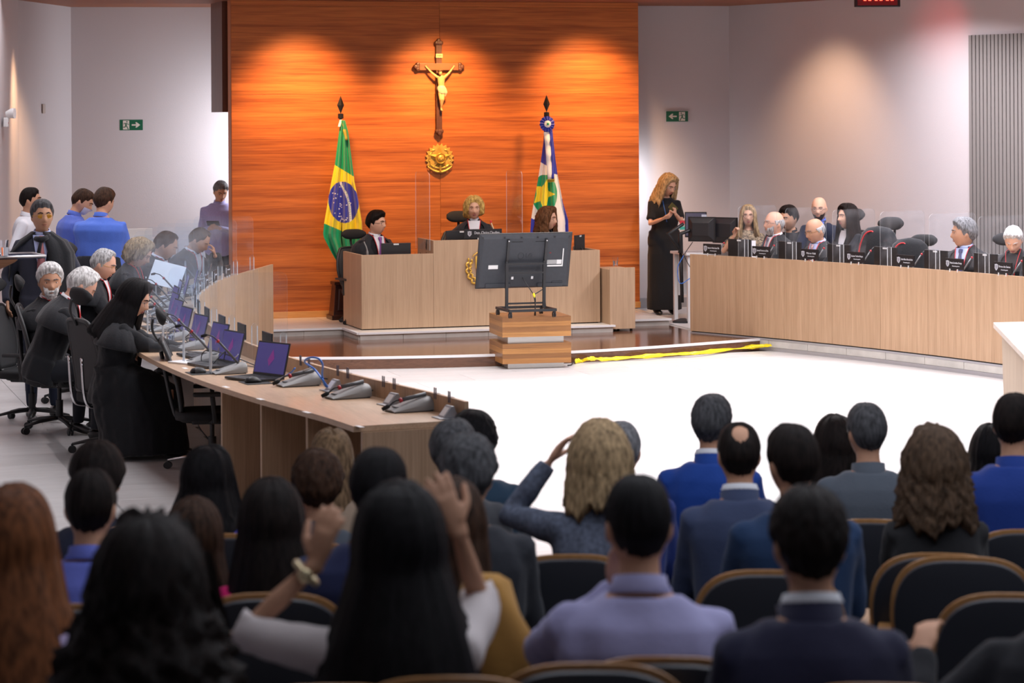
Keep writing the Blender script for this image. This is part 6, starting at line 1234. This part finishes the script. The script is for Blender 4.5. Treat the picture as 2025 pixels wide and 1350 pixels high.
aud('dark skinned man with close cropped black hair in a navy t-shirt', 748, 884, 7.7, 176, hf=165, nod=14, hair={'style': 'short', 'th': .014}, hc='black', skin='dark', top=cloth('navy_tee', (.017, .023, .075), .8), tops='tee', sleeve=.5, fat=1.16, headk=1.18)
r = aud('woman with long black hair and white blouse raising both hands', 788, 980, 5.9, 180, fem=True, hair={'style': 'long', 'L': -.46, 'th': .036, 'flare': .28}, hc='black', skin='tan', top=cloth('cream_blouse', (.62, .56, .56), .8), tops='blouse', sleeve=.68, wide=1.35, vox=.0065, headk=1.12,
    armL=(-.205, .14, .10), armR=(.135, .14, .18), hintL=(-.9, .1, -.5), hintR=(.25, .8, -.55), handL={'d': (.30, .1, 1), 'n': (.45, .9, 0), 'curl': .3, 'spread': .13}, handR={'d': (-.42, .1, .9), 'n': (-.3, .95, 0), 'curl': .25, 'spread': .16})
I = INFO[r.name]; s, e, t = I['arms'][0]; d = unit(t-e); mb = MB(); u1 = unit(np.cross(d, V(0, 0, 1))); u2 = np.cross(d, u1); mb.tube([t-d*.03+(u1*cos(a)+u2*sin(a))*.034 for a in np.linspace(0, 2*pi, 18)], .009, 6); mb.ell(t-d*.03+u1*-.0+V(0, -.036, 0), (.018, .010, .018), 10, 8); mb.build('wrist_watch', mat('watch_gold', (.75, .62, .38), .3, .7), r, True)
aud('man with thick salt and pepper hair, front of two grey heads', 925, 868, 8.5, 180, hair={'style': 'short', 'th': .030, 'curl': .003}, hc='salt', skin='olive', top=suit('charcoal2', (.026, .028, .036)), tops='jacket', headk=1.14)
aud('man with dark grey hair behind the salt and pepper head, ear showing', 895, 834, 10.0, 178, hf=172, hair={'style': 'short', 'th': .024}, hc='salt', skin='tan', top=suit('grey_dark', (.05, .052, .06)), tops='jacket')
aud('man with curly black hair and dark teal suit at the bench end', 940, 817, 11.2, 182, hf=205, hair={'style': 'short', 'th': .028, 'curl': .003}, hc='black', skin='tan', top=suit('teal', (.016, .040, .072)), tops='jacket', headk=1.14)
aud('blonde woman in a grey wool jacket with her hand to her brow', 1188, 841, 9.0, 184, hf=184, fem=True, hair={'style': 'long', 'L': -.17, 'th': .030, 'flare': .16, 'curl': .003}, hc='blonde', skin='light', top=mat('wool_grey', (.085, .10, .145), .95, noise=.4, nscale=60), tops='jacket', vox=.007, armL=(-.17, .22, .12), hintL=(-.9, .3, -.7), handL={'d': (.55, -.1, .8), 'n': (.7, -.3, -.4), 'curl': .25}, headk=1.14)
aud('man with short grey hair mostly hidden behind the blonde woman', 1228, 833, 10.6, 180, hair={'style': 'short', 'th': .012}, hc='grey', skin='tan', top=suit('blue', (.02, .04, .20)), tops='jacket')
aud('man with close cropped dark hair in a lavender shirt, hand at his cheek', 1264, 938, 6.25, 178, hf=186, hair={'style': 'short', 'th': .010}, hc='black', skin='tan', top=cloth('lavender', (.34, .33, .55), .75), tops='shirt', fat=1.12, vox=.0075, armL=(-.06, .26, -.04), hintL=(-.9, .2, -.8), handL={'d': (.1, -.1, 1), 'n': (.5, -.6, 0), 'curl': .8}, headk=1.16)
aud('man with wavy dark grey hair in a vivid blue suit, front row', 1405, 781, 11.0, 172, hf=160, hair={'style': 'short', 'th': .017, 'curl': .002}, hc='salt', skin='tan', top=suit('vivid', (.010, .050, .27)), tops='jacket', under=wht)
aud('man with a bald spot on his crown in a grey blue suit', 1462, 834, 9.6, 180, hair={'style': 'short', 'th': .010, 'spot': 1}, hc='dark', skin='tan', top=suit('greyblue', (.040, .055, .115)), tops='jacket', under=wht)
aud('man with thick dark hair in a deep blue suit, centre right', 1570, 840, 8.5, 184, hf=196, hair={'style': 'short', 'th': .016}, hc='dark', skin='tan', top=suit('deepblue', (.014, .038, .100)), tops='jacket', headk=1.14)
aud('man with dark brown hair in a navy jacket, nearest at lower right', 1602, 966, 5.75, 182, hair={'style': 'short', 'th': .018, 'curl': .002}, hc='dark', skin='tan', top=suit('navy2', (.022, .022, .052)), tops='jacket', under=wht, headk=1.24)
aud('woman with dark reddish hair between the deep blue and grey suits', 1652, 826, 11.6, 180, fem=True, hair={'style': 'long', 'L': -.26, 'th': .024, 'flare': .14}, hc='dark', skin='tan', top=cloth('sky_top', (.12, .24, .50)), tops='blouse')
aud('man with trimmed grey hair in a mid grey suit, glasses arm showing', 1716, 797, 10.9, 180, hf=190, hair={'style': 'short', 'th': .014}, hc='salt', skin='tan', top=suit('midgrey', (.085, .10, .125)), tops='jacket', glasses=[dark_r], headk=1.14)
aud('woman with shoulder length wavy brown hair and highlighted tips, black top', 1850, 855, 9.3, 180, fem=True, hair={'style': 'long', 'L': -.215, 'th': .034, 'flare': .18, 'curl': .010}, hc='umber', skin='tan', top=cloth('black_top', (.012, .012, .014)), tops='blouse', headk=1.10)
aud('man in a bright cobalt suit at the right edge', 2003, 778, 10.3, 176, hf=158, hair={'style': 'short', 'th': .014}, hc='dark', skin='tan', top=suit('cobalt', (.012, .040, .23)), tops='jacket', headk=1.1)
aud('dark haired head hidden behind the man in cobalt', 1962, 842, 11.6, 180, fem=True, hair={'style': 'long', 'L': -.2, 'th': .02}, hc='black', skin='tan', top=cloth('black_top', None), tops='blouse')
aud('person in a black jacket cut off at the lower right corner', 2118, 1010, 6.2, 176, hair={'style': 'short', 'th': .02}, hc='dark', skin='tan', top=suit('black', None), tops='jacket', armL=(-.34, .25, -.12), fat=1.1)
aud('person in a navy t-shirt with olive brown hair, head behind the raised right hand', 893, 952, 7.2, 180, fem=True, hair={'style': 'long', 'L': -.2, 'th': .02}, hc='chest', skin='tan', top=cloth('navy_tee', None), tops='tee', sleeve=.5)
# jacket over a chair back
q = D(985, 1150, 6.6); r = thing('draped_jacket', 'mustard yellow jacket draped between the white blouse and lavender shirt', 'jacket', q, -TH); mb = MB(); R = []
for z, w, d, x in ((.02, .03, .02, -.03), (0, .06, .05, -.03), (-.08, .085, .07, -.02), (-.18, .10, .08, .01), (-.30, .085, .07, .03), (-.42, .06, .06, .02)): R.append([V(x+w*cos(t)*(1+.12*sin(3*t+z*20)), d*sin(t)*(1+.1*sin(4*t+z*14)), z) for t in np.linspace(0, 2*pi, 30, endpoint=False)])
mb.loft(R); mb.build('cloth', cloth('mustard', (.42, .22, .055), .85), r, True)
